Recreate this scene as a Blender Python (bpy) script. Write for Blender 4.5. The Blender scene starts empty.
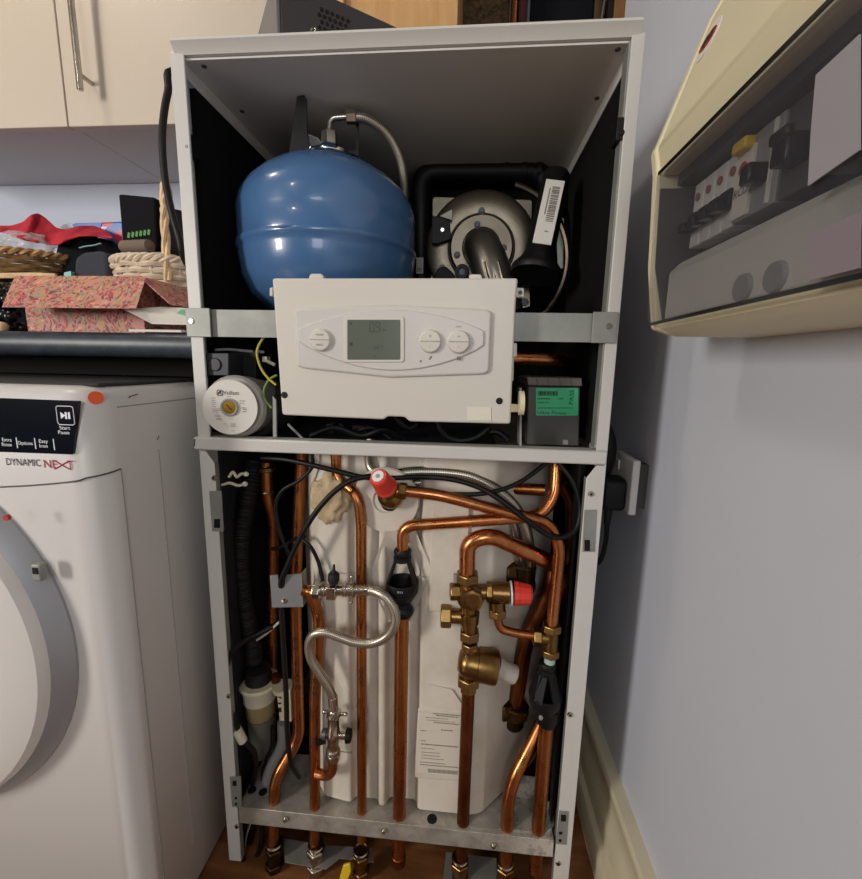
import bpy, bmesh, math, random
from mathutils import Vector, Matrix, Quaternion, noise
random.seed(7)
S = bpy.context.scene
COL = S.collection
PI = math.pi

# ------------------------------------------------------------------ camera
FPX, YAW, PITCH, ROLL = 430.0, .0822, .1708, -.0199
CAM = Vector((.1017, -.602, .909))
_f = Vector((-math.sin(YAW)*math.cos(PITCH), math.cos(YAW)*math.cos(PITCH), -math.sin(PITCH)))
_r = _f.cross(Vector((0, 0, 1))).normalized()
_d = _f.cross(_r)
_R = _r*math.cos(ROLL) + _d*math.sin(ROLL)
_D = -_r*math.sin(ROLL) + _d*math.cos(ROLL)
cam_data = bpy.data.cameras.new('camera')
cam_data.sensor_fit = 'HORIZONTAL'; cam_data.sensor_width = 36; cam_data.lens = FPX/862*36
cam_data.clip_start = .01
cam = bpy.data.objects.new('camera', cam_data); COL.objects.link(cam)
m = Matrix.Identity(4)
for i in range(3):
    m[i][0] = _R[i]; m[i][1] = -_D[i]; m[i][2] = -_f[i]; m[i][3] = CAM[i]
cam.matrix_world = m
S.camera = cam

def ray(px, py): return _R*((px-431)/FPX) + _D*((py-439.5)/FPX) + _f
def P(px, py, y):                       # point of the photo on the plane y = const
    v = ray(px, py); return CAM + v*((y-CAM.y)/v.y)
def PX(px, py, x):                      # ... on the plane x = const
    v = ray(px, py); return CAM + v*((x-CAM.x)/v.x)
def PZ(px, py, z):
    v = ray(px, py); return CAM + v*((z-CAM.z)/v.z)
def PP(seq):                            # list of (px, py, y)
    return [P(*q) for q in seq]

# ------------------------------------------------------------------ mesh builder
def axes(n):
    n = n.normalized()
    a = Vector((0, 0, 1)) if abs(n.z) < .9 else Vector((1, 0, 0))
    u = n.cross(a).normalized(); v = n.cross(u)
    return u, v, n

ORIG = {}
def fillet(pts, rf, n=6):
    pts = [Vector(p) for p in pts]
    if len(pts) < 3 or rf <= 0: return pts
    out = [pts[0]]
    for i in range(1, len(pts)-1):
        a, b, c = pts[i-1], pts[i], pts[i+1]
        r = rf[i-1] if isinstance(rf, (list, tuple)) else rf
        la, lc = (a-b).length, (c-b).length
        t = min(r, la*.48, lc*.48)
        p0 = b+(a-b).normalized()*t; p1 = b+(c-b).normalized()*t
        for k in range(n+1):
            s = k/n
            out.append(p0*(1-s)**2 + b*2*s*(1-s) + p1*s*s)
    out.append(pts[-1])
    return out
def smooth(pts, n=6):                   # Catmull-Rom
    pts = [Vector(p) for p in pts]
    q = [pts[0]*2-pts[1]] + pts + [pts[-1]*2-pts[-2]]
    out = []
    for i in range(1, len(q)-2):
        a, b, c, d = q[i-1], q[i], q[i+1], q[i+2]
        for k in range(n):
            t = k/n
            out.append(.5*((2*b)+(c-a)*t+(2*a-5*b+4*c-d)*t*t+(3*b-a-3*c+d)*t**3))
    out.append(pts[-1])
    return out
def resample(pts, step):
    out = [pts[0]]; acc = 0
    for a, b in zip(pts, pts[1:]):
        L = (b-a).length
        if L < 1e-9: continue
        t = step-acc
        while t <= L:
            out.append(a.lerp(b, t/L)); t += step
        acc = (acc+L) % step
    if (out[-1]-pts[-1]).length > step*.2: out.append(pts[-1])
    return out

class B:
    def __init__(s):
        s.bm = bmesh.new(); s.uv = s.bm.loops.layers.uv.new('UVMap')
    def quad(s, *vs):
        vs = [s.bm.verts.new(v) for v in vs]
        return s.bm.faces.new(vs)
    def box(s, x0, x1, y0, y1, z0, z1, rot=None):
        c = Vector(((x0+x1)/2, (y0+y1)/2, (z0+z1)/2))
        h = (abs(x1-x0)/2, abs(y1-y0)/2, abs(z1-z0)/2)
        vs = []
        for i in range(8):
            v = Vector((h[0]*(1 if i & 1 else -1), h[1]*(1 if i & 2 else -1), h[2]*(1 if i & 4 else -1)))
            if rot: v = rot @ v
            vs.append(s.bm.verts.new(c+v))
        for f in ((0, 2, 3, 1), (4, 5, 7, 6), (0, 1, 5, 4), (2, 6, 7, 3), (0, 4, 6, 2), (1, 3, 7, 5)):
            s.bm.faces.new([vs[k] for k in f])
        return s
    def obox(s, c, u, v, w):            # centre + half vectors
        vs = [s.bm.verts.new(c + u*(1 if i & 1 else -1) + v*(1 if i & 2 else -1) + w*(1 if i & 4 else -1)) for i in range(8)]
        for f in ((0, 2, 3, 1), (4, 5, 7, 6), (0, 1, 5, 4), (2, 6, 7, 3), (0, 4, 6, 2), (1, 3, 7, 5)):
            s.bm.faces.new([vs[k] for k in f])
        return s
    def loft(s, rings, cap=True, closed=True):
        R = [[s.bm.verts.new(p) for p in r] for r in rings]
        n = len(R[0])
        for i in range(len(R)-1):
            for k in range(n if closed else n-1):
                k2 = (k+1) % n
                f = s.bm.faces.new((R[i][k], R[i][k2], R[i+1][k2], R[i+1][k]))
                uv = ((k/n, i), ((k+1)/n, i), ((k+1)/n, i+1), (k/n, i+1))
                for l, q in zip(f.loops, uv): l[s.uv].uv = q
        if cap and closed:
            s.bm.faces.new(list(reversed(R[0]))); s.bm.faces.new(R[-1])
        return s
    def lathe(s, prof, o, ax, n=24, rot=0, ring=False):     # prof [(r, h)]; ring closes the profile on itself
        o = Vector(o); u, v, w = axes(Vector(ax))
        rings = []
        for r, h in prof:
            rings.append([o + w*h + (u*math.cos(rot+2*PI*k/n)+v*math.sin(rot+2*PI*k/n))*max(r, 1e-5) for k in range(n)])
        if ring: return s.loft(rings+rings[:1], cap=False)
        return s.loft(rings)
    def cyl(s, p0, p1, r0, r1=None, n=20, ch=0):
        p0, p1 = Vector(p0), Vector(p1); L = (p1-p0).length; r1 = r0 if r1 is None else r1
        prof = [(r0, 0), (r1, L)] if not ch else [(r0-ch, 0), (r0, ch), (r1, L-ch), (r1-ch, L)]
        return s.lathe(prof, p0, p1-p0, n)
    def hexnut(s, c, ax, r, h, rot=0, n=6):     # centred on c
        c = Vector(c); ax = Vector(ax).normalized()
        e = r*.1
        return s.lathe([(r-e, 0), (r, e), (r, h-e), (r-e, h)], c-ax*h/2, ax, n, rot)
    def ring(s, c, ax, r, w, h, n=28):          # flat annulus, w radial width, h thickness
        c = Vector(c); u, v, a = axes(Vector(ax))
        pr = [(r, -h/2), (r+w, -h/2), (r+w, h/2), (r, h/2)]
        rings = [[c+a*hh+(u*math.cos(2*PI*k/n)+v*math.sin(2*PI*k/n))*rr for k in range(n)] for rr, hh in pr]
        rings.append(rings[0])
        return s.loft(rings, cap=False)
    def torus(s, c, ax, R, r, n=28, m=8, a0=0, a1=2*PI):
        c = Vector(c); u, v, a = axes(Vector(ax)); rings = []
        for i in range(n+1):
            t = a0+(a1-a0)*i/n; d = u*math.cos(t)+v*math.sin(t)
            rings.append([c+d*R+(d*math.cos(2*PI*k/m)+a*math.sin(2*PI*k/m))*r for k in range(m)])
        return s.loft(rings, cap=abs(a1-a0) < 6.28)
    def tube(s, pts, r, n=12, cap=True, rf=None, flat=1):
        pts = [Vector(p) for p in pts]
        q = [pts[0]]
        for p in pts[1:]:
            if (p-q[-1]).length > 1e-6: q.append(p)
        pts = q
        t = (pts[1]-pts[0]).normalized(); u, v, _ = axes(t)
        rings = []; L = 0
        vl = []
        for i, p in enumerate(pts):
            if i == 0: t2 = (pts[1]-p).normalized()
            elif i == len(pts)-1: t2 = (p-pts[i-1]).normalized()
            else: t2 = ((pts[i+1]-p).normalized()+(p-pts[i-1]).normalized()).normalized()
            qd = t.rotation_difference(t2); u = qd @ u; v = qd @ v; t = t2
            if i: L += (p-pts[i-1]).length
            rr = rf(L, i) if rf else r
            rings.append([p+(u*math.cos(2*PI*k/n)+v*math.sin(2*PI*k/n)*flat)*rr for k in range(n)]); vl.append(L)
        nf = len(s.bm.faces)
        s.loft(rings, cap)
        s.bm.faces.ensure_lookup_table()
        per = 2*PI*r
        for f in s.bm.faces[nf:]:
            if len(f.verts) == 4:
                for l in f.loops:
                    a, b = l[s.uv].uv; l[s.uv].uv = (a, vl[int(round(b))]/per if b < len(vl) else 0)
        return s
    def prism(s, pts, off):             # planar loop of 3-D points, extruded by vector off
        pts = [Vector(p) for p in pts]; off = Vector(off); n = len(pts)
        a = [s.bm.verts.new(p) for p in pts]; b = [s.bm.verts.new(p+off) for p in pts]
        s.bm.faces.new(a); s.bm.faces.new(list(reversed(b)))
        for i in range(n):
            s.bm.faces.new((a[i], b[i], b[(i+1) % n], a[(i+1) % n]))
        return s
    def front(s, px, y, depth):         # outline in photo pixels on plane y, given real thickness to the back
        return s.prism([P(a, b, y) for a, b in px], (0, depth, 0))
    def ball(s, c, r, sx=1, sy=1, sz=1, n=16, m=10, rot=None):
        rings = []
        for i in range(m+1):
            t = PI*i/m
            ring = []
            for k in range(n):
                p = Vector((math.sin(t)*math.cos(2*PI*k/n)*r*sx, math.sin(t)*math.sin(2*PI*k/n)*r*sy, -math.cos(t)*r*sz))
                if i in (0, m): p = Vector((1e-5*math.cos(2*PI*k/n), 1e-5*math.sin(2*PI*k/n), p.z))
                ring.append(Vector(c)+(rot @ p if rot else p))
            rings.append(ring)
        return s.loft(rings)
    def surf(s, fn, nu, nv, wrap=False):        # open sheet fn(u,v) u,v in 0..1
        V = [[s.bm.verts.new(fn(i/nu, j/nv)) for i in range(nu+1)] for j in range(nv+1)]
        for j in range(nv):
            for i in range(nu):
                f = s.bm.faces.new((V[j][i], V[j][i+1], V[j+1][i+1], V[j+1][i]))
                for l, q in zip(f.loops, ((i, j), (i+1, j), (i+1, j+1), (i, j+1))): l[s.uv].uv = (q[0]/nu, q[1]/nv)
        return s
    def text(s, body, o, u, v, size, off=.0004, align='CENTER', width=None):
        """lettering: o = anchor, u = reading direction, v = up; laid just proud of the surface"""
        cu = bpy.data.curves.new('t', 'FONT'); cu.body = body; cu.size = size; cu.align_x = align; cu.align_y = 'CENTER'
        cu.extrude = 0; cu.resolution_u = 3
        ob = bpy.data.objects.new('t', cu); COL.objects.link(ob)
        dg = bpy.context.evaluated_depsgraph_get(); dg.update()
        me = bpy.data.meshes.new_from_object(ob.evaluated_get(dg))
        u = Vector(u).normalized(); v = Vector(v).normalized(); w = u.cross(v)
        xs = [q.co.x for q in me.vertices]
        k = 1
        if width and xs and max(xs) > min(xs): k = width/(max(xs)-min(xs))
        vs = [s.bm.verts.new(Vector(o)+u*(q.co.x*k)+v*q.co.y+w*off) for q in me.vertices]
        for p in me.polygons:
            try: s.bm.faces.new([vs[i] for i in p.vertices])
            except ValueError: pass
        bpy.data.objects.remove(ob); bpy.data.curves.remove(cu); bpy.data.meshes.remove(me)
        return s
    def build(s, name, mat, parent=None, bevel=0, solid=0, sub=0, sharp=38, segs=2, fix=True):
        if fix: bmesh.ops.recalc_face_normals(s.bm, faces=s.bm.faces)
        me = bpy.data.meshes.new(name)
        if parent is not None:
            o0 = ORIG[parent.name]
        else:
            xs = [v.co for v in s.bm.verts]
            o0 = Vector(((min(p.x for p in xs)+max(p.x for p in xs))/2, (min(p.y for p in xs)+max(p.y for p in xs))/2, min(p.z for p in xs)))
        s.bm.transform(Matrix.Translation(-o0))
        s.bm.to_mesh(me); s.bm.free()
        for p in me.polygons: p.use_smooth = True
        me.set_sharp_from_angle(angle=math.radians(sharp))
        me.materials.append(mat)
        ob = bpy.data.objects.new(name, me); COL.objects.link(ob)
        ORIG[ob.name] = o0.copy()
        if parent is not None: ob.parent = parent
        else: ob.location = o0
        if solid:
            md = ob.modifiers.new('solid', 'SOLIDIFY'); md.thickness = solid; md.offset = 0
        if bevel:
            md = ob.modifiers.new('bevel', 'BEVEL'); md.width = bevel; md.segments = segs; md.limit_method = 'ANGLE'; md.angle_limit = math.radians(40)
        if sub:
            md = ob.modifiers.new('sub', 'SUBSURF'); md.levels = sub; md.render_levels = sub
        return ob

def thing(name, label, cat, loc, group=None):
    o = bpy.data.objects.new(name, None); COL.objects.link(o)
    o.location = loc; o.empty_display_size = .05; ORIG[o.name] = Vector(loc)
    o['label'] = label; o['category'] = cat
    if group: o['group'] = group
    return o
def tag(o, label, cat, group=None):
    o['label'] = label; o['category'] = cat
    if group: o['group'] = group
    return o
def struct(o):
    o['kind'] = 'structure'; return o
def rr(x0, y0, x1, y1, r, n=5):         # rounded rectangle (2-D)
    out = []
    for cx, cy, a in ((x1-r, y0+r, -90), (x1-r, y1-r, 0), (x0+r, y1-r, 90), (x0+r, y0+r, 180)):
        for k in range(n+1):
            t = math.radians(a+90*k/n); out.append((cx+r*math.cos(t), cy+r*math.sin(t)))
    return out
def rpoly(pts, r, n=5):                 # rounded polygon (2-D)
    out = []; N = len(pts)
    for i in range(N):
        a, b, c = Vector(pts[i-1]), Vector(pts[i]), Vector(pts[(i+1) % N])
        t = min(r, (a-b).length*.48, (c-b).length*.48)
        p0 = b+(a-b).normalized()*t; p1 = b+(c-b).normalized()*t
        for k in range(n+1):
            s = k/n; q = p0*(1-s)**2+b*2*s*(1-s)+p1*s*s; out.append((q.x, q.y))
    return out
def circ(cx, cy, rx, ry=None, n=28):
    ry = rx if ry is None else ry
    return [(cx+rx*math.cos(2*PI*k/n), cy+ry*math.sin(2*PI*k/n)) for k in range(n)]

# ------------------------------------------------------------------ materials
def lin(c):
    if isinstance(c, str): c = [int(c[i:i+2], 16)/255 for i in (0, 2, 4)]
    return tuple((x/12.92 if x <= .04045 else ((x+.055)/1.055)**2.4) for x in c[:3]) + (1,)
class N:                                # tiny node helper
    def __init__(s, name):
        s.m = bpy.data.materials.new(name); s.m.use_nodes = True; s.t = s.m.node_tree
        s.b = s.t.nodes['Principled BSDF']
        s.tc = None
    def n(s, typ, **kw):
        q = s.t.nodes.new(typ)
        for k, v in kw.items():
            if k in q.inputs: q.inputs[k].default_value = v
            else: setattr(q, k, v)
        return q
    def l(s, a, b): s.t.links.new(a, b)
    def coord(s, kind='Object'):
        if not s.tc: s.tc = s.n('ShaderNodeTexCoord')
        return s.tc.outputs[kind]
    def ramp(s, fac, stops, interp='LINEAR'):
        r = s.n('ShaderNodeValToRGB'); r.color_ramp.interpolation = interp
        e = r.color_ramp.elements
        while len(e) < len(stops): e.new(.5)
        for q, (p, c) in zip(e, stops): q.position = p; q.color = c if len(c) == 4 else lin(c)
        s.l(fac, r.inputs['Fac']); return r.outputs['Color']
    def noise(s, scale, detail=3, rough=.55, coord=None, dist=0):
        q = s.n('ShaderNodeTexNoise'); q.inputs['Scale'].default_value = scale; q.inputs['Detail'].default_value = detail
        q.inputs['Roughness'].default_value = rough; q.inputs['Distortion'].default_value = dist
        s.l(coord or s.coord(), q.inputs['Vector']); return q.outputs['Fac']
    def bump(s, h, strength=.2, dist=.002):
        q = s.n('ShaderNodeBump'); q.inputs['Strength'].default_value = strength; q.inputs['Distance'].default_value = dist
        s.l(h, q.inputs['Height']); s.l(q.outputs['Normal'], s.b.inputs['Normal'])
    def set(s, **kw):
        for k, v in kw.items():
            s.b.inputs[k.replace('_', ' ')].default_value = v
def mat(name, c, rough=.5, metal=0, var=.0, vscale=12, bump=0, bscale=60, spec=.5, coat=0, **kw):
    q = N(name); c0 = lin(c)
    q.set(Roughness=rough, Metallic=metal)
    q.b.inputs['Specular IOR Level'].default_value = spec
    if coat: q.b.inputs['Coat Weight'].default_value = coat; q.b.inputs['Coat Roughness'].default_value = .08
    q.b.inputs['Base Color'].default_value = c0
    if var:
        a = tuple(x*(1-var) for x in c0[:3])+(1,); b = tuple(min(1, x*(1+var)) for x in c0[:3])+(1,)
        q.l(q.ramp(q.noise(vscale, 4), [(.3, a), (.7, b)]), q.b.inputs['Base Color'])
    if bump: q.bump(q.noise(bscale, 3), bump)
    return q.m

M = {}
M['wall'] = mat('wall_paint', 'c9cdd7', .55, bump=.06, bscale=90, var=.02, vscale=3)
M['back'] = mat('back_wall_paint', 'c6ccda', .6)
M['ceil'] = mat('ceiling_paint', '807b74', .8)
M['room'] = mat('taupe_wall_paint', '3e3a36', .8)
M['cream_trim'] = mat('cream_gloss', 'd0c6aa', .4, var=.04, vscale=6)
M['cup'] = mat('cupboard_laminate', 'c2b6a5', .42)
M['cupin'] = mat('cupboard_carcass', 'd0cccc', .5)
M['case'] = mat('white_enamel', 'cbc9c3', .35, var=.015, vscale=5)
M['case_in'] = mat('grey_inner_enamel', 'dad8d2', .42, var=.03, vscale=4)
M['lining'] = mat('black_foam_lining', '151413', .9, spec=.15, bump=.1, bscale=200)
M['galv'] = mat('galvanised_steel', '92948e', .5, .35, var=.13, vscale=28)
M['galv_dull'] = mat('dull_galvanised_steel', 'a09c94', .5, .6, var=.16, vscale=30)
M['dark_steel'] = mat('dark_steel', '55585c', .5, .6, var=.1)
M['chrome'] = mat('chrome', 'd8d6d0', .16, 1)
M['nickel'] = mat('nickel_plate', 'bcb7ab', .24, 1, var=.08, vscale=60)
M['brass'] = mat('brass', '86693e', .32, 1, var=.22, vscale=70)
M['brass_dark'] = mat('dark_brass', '46361f', .42, 1, var=.3, vscale=60)
M['silver'] = mat('cast_aluminium', '6c6456', .36, 1, var=.16, vscale=30, bump=.08, bscale=150)
M['black'] = mat('black_plastic', '0c0c0d', .5, spec=.3)
M['black_gloss'] = mat('black_gloss_plastic', '0a0a0b', .25, spec=.4)
M['rubber'] = mat('black_rubber', '1a1918', .6, spec=.3)
M['cable'] = mat('black_cable', '0c0c0d', .45, spec=.3)
M['dgrey'] = mat('dark_grey_plastic', '4c4a46', .5, bump=.1, bscale=250)
M['dgrey2'] = mat('brownish_grey_plastic', '6a6258', .5)
M['grey'] = mat('grey_plastic', '8e8e8c', .5)
M['bluegrey'] = mat('slate_grey_plastic', '2c2e34', .45)
M['panel'] = mat('off_white_plastic', 'd2cdc2', .42)
M['panel2'] = mat('pale_grey_plastic', 'cdc9c3', .38)
M['white'] = mat('white_plastic', 'dddcd8', .4)
M['paper'] = mat('white_paper', 'dad6cc', .7)
M['ink'] = mat('black_ink', '23221f', .7)
M['ink_grey'] = mat('grey_ink', '7a756c', .7)
M['ink_red'] = mat('red_ink', 'a8283a', .6)
M['ink_white'] = mat('white_ink', 'e4e6ea', .5)
M['red'] = mat('red_plastic', 'd63a2c', .38)
M['red_dull'] = mat('red_disc', 'b0302c', .5)
M['orange'] = mat('orange_sticker', 'f0642e', .5)
M['green_label'] = mat('green_label', '3cc084', .5)
M['yellow'] = mat('yellow_plastic', 'd8b624', .45)
M['earth'] = mat('earth_wire_yellow', 'b8a844', .45)
M['earth_green'] = mat('earth_wire_green', '6d8a34', .45)
M['nylon'] = mat('natural_nylon', 'cfcab4', .45)
M['cream_pl'] = mat('cream_plastic', 'dfd6b4', .45)
M['washer'] = mat('appliance_white', 'd2cfcb', .3, spec=.45)
M['door_white'] = mat('door_gloss_white', 'dedad4', .22)
M['silver_pl'] = mat('silver_plastic', 'a6a8ac', .35, .35)
M['wmpanel'] = mat('gloss_black_panel', '10131c', .12)
M['worktop'] = None
M['red_cloth'] = mat('red_cloth', 'b81c30', .85, var=.25, vscale=30, bump=.3, bscale=400)
M['black_cloth'] = mat('black_cloth', '17171b', .95, bump=.4, bscale=300, spec=.15)
M['slate_cloth'] = mat('slate_cloth', '41444c', .95, bump=.5, bscale=300, spec=.15)
M['plush'] = mat('taupe_plush', '7a6c5f', .95, bump=.6, bscale=300, spec=.1)
M['teal'] = mat('teal_plastic', '3fa3a5', .4)
M['cane'] = mat('bleached_willow', 'd8b890', .6, var=.2, vscale=60)
M['cane_w'] = mat('white_willow', 'd4c4ac', .6, var=.16, vscale=50)
M['cane_dark'] = mat('brown_willow', '7e5c34', .6, var=.4, vscale=80)
M['wood'] = mat('beech_board', 'c59a66', .5)
M['post'] = mat('brown_timber', '744e26', .5, var=.25, vscale=12)
M['skin_tan'] = mat('tan_card', 'c79a6c', .6)
M['foam'] = mat('yellowed_foam', 'b9a583', .95, var=.25, vscale=50, bump=1, bscale=80, spec=.1)
M['trapcup'] = mat('murky_grey_plastic', '6a685f', .35)
M['trapcup2'] = mat('murky_yellow_plastic', '9a8a63', .3)
M['lcd'] = mat('lcd_glass', '646b60', .16)
M['lcd_ink'] = mat('lcd_segments', '333a33', .4)
M['router'] = mat('charcoal_metal', '3c3838', .42, .2)
M['router2'] = mat('grey_fascia', '6e6a68', .5)

def wood(q, cols, sx=(1, 1, 1), scale=4):
    mp = q.n('ShaderNodeMapping'); mp.inputs['Scale'].default_value = sx
    q.l(q.coord(), mp.inputs['Vector'])
    f = q.noise(scale, 5, .6, mp.outputs['Vector'], 1.2)
    q.l(q.ramp(f, cols), q.b.inputs['Base Color']); return f
q = N('beech_laminate'); q.set(Roughness=.5); wood(q, [(.3, lin('b98a55')), (.7, lin('cda470'))], (6, 6, 1), 3); M['wood'] = q.m
q = N('cork_board'); q.set(Roughness=.9); f = q.noise(90, 6, .7); q.l(q.ramp(f, [(.35, lin('2c2214')), (.7, lin('705636'))]), q.b.inputs['Base Color']); q.bump(f, .4); M['cork'] = q.m
q = N('wood_floor'); q.set(Roughness=.35); wood(q, [(.3, lin('5a371d')), (.7, lin('8a5a34'))], (1, 8, 8), 3); M['floor'] = q.m
# worktop: dark blue-grey speckled laminate
q = N('slate_worktop'); q.set(Roughness=.4); f = q.noise(45, 8, .75)
q.l(q.ramp(f, [(.3, lin('22262d')), (.62, lin('3a414b')), (.8, lin('5d6670'))]), q.b.inputs['Base Color']); M['worktop'] = q.m
# copper
def copper(name, a, b, c, rough=.3):
    q = N(name); q.set(Metallic=1.0, Roughness=rough)
    mp = q.n('ShaderNodeMapping'); mp.inputs['Scale'].default_value = (1, 1, .35); q.l(q.coord(), mp.inputs['Vector'])
    f = q.noise(26, 6, .65, mp.outputs['Vector'], .6)
    q.l(q.ramp(f, [(.28, lin(a)), (.5, lin(b)), (.75, lin(c))]), q.b.inputs['Base Color'])
    g = q.noise(60, 3, .6)
    q.l(q.ramp(g, [(.3, (rough*.75,)*3+(1,)), (.7, (rough*1.4,)*3+(1,))]), q.b.inputs['Roughness'])
    return q.m
M['copper'] = copper('copper', '94582f', 'ac6c3f', 'be8252', .3)
M['copper_b'] = copper('bright_copper', 'a5653a', 'bd794b', 'cc8f62', .28)
M['copper_d'] = copper('tarnished_copper', '5a301a', '704024', '8c542f', .42)
# tank blue
q = N('blue_enamel'); q.set(Roughness=.27); q.b.inputs['Base Color'].default_value = lin('456b98'); q.b.inputs['Coat Weight'].default_value = .4
q.bump(q.noise(14, 2), .05, .004); M['blue'] = q.m
# EPS
q = N('white_moulded_foam'); q.set(Roughness=.8); q.b.inputs['Specular IOR Level'].default_value = .25
f = q.noise(9, 5, .6); q.l(q.ramp(f, [(.3, lin('c0b5a3')), (.55, lin('d0c7b9')), (.75, lin('d8d1c6'))]), q.b.inputs['Base Color'])
v = q.n('ShaderNodeTexVoronoi'); v.inputs['Scale'].default_value = 260; q.l(q.coord(), v.inputs['Vector'])
q.bump(v.outputs['Distance'], .12, .001); M['eps'] = q.m
# braided stainless (uses the tube's own uv)
def braid(name, c0, c1, k):
    q = N(name); q.set(Metallic=.9, Roughness=.34)
    sp = q.n('ShaderNodeSeparateXYZ'); q.l(q.coord('UV'), sp.inputs[0])
    def lane(sign):
        mu = q.n('ShaderNodeMath', operation='MULTIPLY'); q.l(sp.outputs[0], mu.inputs[0]); mu.inputs[1].default_value = k*2*PI
        mv = q.n('ShaderNodeMath', operation='MULTIPLY'); q.l(sp.outputs[1], mv.inputs[0]); mv.inputs[1].default_value = k*2*PI*sign
        ad = q.n('ShaderNodeMath', operation='ADD'); q.l(mu.outputs[0], ad.inputs[0]); q.l(mv.outputs[0], ad.inputs[1])
        sn = q.n('ShaderNodeMath', operation='SINE'); q.l(ad.outputs[0], sn.inputs[0]); return sn.outputs[0]
    mm = q.n('ShaderNodeMath', operation='MULTIPLY'); q.l(lane(1), mm.inputs[0]); q.l(lane(-1), mm.inputs[1])
    mr = q.n('ShaderNodeMapRange'); mr.inputs['From Min'].default_value = -1; q.l(mm.outputs[0], mr.inputs['Value'])
    q.l(q.ramp(mr.outputs[0], [(.2, lin(c0)), (.7, lin(c1))]), q.b.inputs['Base Color'])
    q.bump(mr.outputs[0], .3, .0004); return q.m
M['braid'] = braid('braided_steel', '8a8478', 'c8c0b0', 8)
# paisley paper
q = N('paisley_paper'); q.set(Roughness=.6)
v = q.n('ShaderNodeTexVoronoi'); v.inputs['Scale'].default_value = 230
wn = q.n('ShaderNodeTexNoise'); wn.inputs['Scale'].default_value = 18; q.l(q.coord(), wn.inputs['Vector'])
mx = q.n('ShaderNodeMixRGB'); mx.inputs['Fac'].default_value = .06; q.l(q.coord(), mx.inputs[1]); q.l(wn.outputs['Color'], mx.inputs[2])
q.l(mx.outputs[0], v.inputs['Vector'])
cc = q.ramp(v.outputs['Color'], [(.0, lin('b2454c')), (.3, lin('d07c7c')), (.45, lin('c0905c')), (.58, lin('7f8f76')), (.68, lin('8a3450')), (.85, lin('d6a08c'))], 'CONSTANT')
v2 = q.n('ShaderNodeTexVoronoi', feature='DISTANCE_TO_EDGE'); v2.inputs['Scale'].default_value = 110; q.l(mx.outputs[0], v2.inputs['Vector'])
edge = q.ramp(v2.outputs['Distance'], [(.0, (1, 1, 1, 1)), (.03, (1, 1, 1, 1)), (.06, (0, 0, 0, 1))])
m3 = q.n('ShaderNodeMixRGB'); q.l(edge, m3.inputs['Fac']); q.l(cc, m3.inputs[1]); m3.inputs[2].default_value = lin('b28c6c')
q.l(m3.outputs[0], q.b.inputs['Base Color']); M['paisley'] = q.m
# floral packet
q = N('floral_film'); q.set(Roughness=.3)
v = q.n('ShaderNodeTexVoronoi'); v.inputs['Scale'].default_value = 26; q.l(q.coord(), v.inputs['Vector'])
q.l(q.ramp(v.outputs['Color'], [(.0, lin('c9d3e6')), (.35, lin('c8324a')), (.5, lin('3d66b4')), (.72, lin('dfe4ee'))], 'CONSTANT'), q.b.inputs['Base Color']); M['floral'] = q.m
# clear bag
q = N('clear_film'); q.set(Roughness=.15, Alpha=.35); q.b.inputs['Base Color'].default_value = lin('d8dade'); q.bump(q.noise(40, 4), .6, .01); M['film'] = q.m
# smoked cover
q = N('smoked_clear_cover'); q.set(Roughness=.28, Alpha=.26); q.b.inputs['Base Color'].default_value = lin('504e54'); M['smoke'] = q.m
q = N('frosted_sticker'); q.set(Roughness=.5, Alpha=.72); q.b.inputs['Base Color'].default_value = lin('aaa6ac'); M['frost'] = q.m
# grubby galvanised tray with lime scale at its right end
q = N('tray_steel'); q.set(Metallic=.55, Roughness=.45)
f = q.noise(24, 6, .7); base = q.ramp(f, [(.3, lin('8c887e')), (.6, lin('bcb8ae')), (.8, lin('d6d1c6'))])
g = q.noise(55, 5, .7)
sx = q.n('ShaderNodeSeparateXYZ'); q.l(q.coord(), sx.inputs[0])
mr = q.n('ShaderNodeMapRange'); mr.inputs['From Min'].default_value = .17; mr.inputs['From Max'].default_value = .27; q.l(sx.outputs[0], mr.inputs['Value'])
mu = q.n('ShaderNodeMath', operation='MULTIPLY'); q.l(mr.outputs[0], mu.inputs[0]); q.l(q.ramp(g, [(.40, (0, 0, 0, 1)), (.52, (1, 1, 1, 1))]), mu.inputs[1])
mx = q.n('ShaderNodeMixRGB'); q.l(mu.outputs[0], mx.inputs['Fac']); q.l(base, mx.inputs[1]); mx.inputs[2].default_value = lin('f2eee4')
q.l(mx.outputs[0], q.b.inputs['Base Color']); M['tray'] = q.m
M['dark_plate'] = mat('charcoal_plate', '1e1e20', .6)  # chamber floor, and the plate added to darken the gap over the machine
# ================================================================== ROOM
WX = .40
def wallbox(name, mt, *a):
    return struct(B().box(*a).build(name, mt))
wallbox('floor', M['floor'], -3.4, .44, -2.5, .7, -.04, 0)
wallbox('ceiling', M['ceil'], -3.44, .44, -2.54, .7, 2.4, 2.44)
wallbox('wall_right', M['wall'], WX, WX+.04, -2.5, .66, 0, 2.4)
wallbox('wall_back', M['back'], -3.4, WX+.04, .66, .70, 0, 2.4)
wallbox('wall_left', M['room'], -3.44, -3.4, -2.5, .7, 0, 2.4)
WIN = (-2.95, -2.3, .9, 2.05); WIN2 = (-.30, .36, .9, 2.05)
b = B()
b.box(-3.44, WIN[0], -2.54, -2.5, 0, 2.4); b.box(WIN[1], WIN2[0], -2.54, -2.5, 0, 2.4); b.box(WIN2[1], .44, -2.54, -2.5, 0, 2.4)
b.box(WIN2[0], WIN2[1], -2.54, -2.5, 0, WIN2[2]); b.box(WIN2[0], WIN2[1], -2.54, -2.5, WIN2[3], 2.4)
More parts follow.
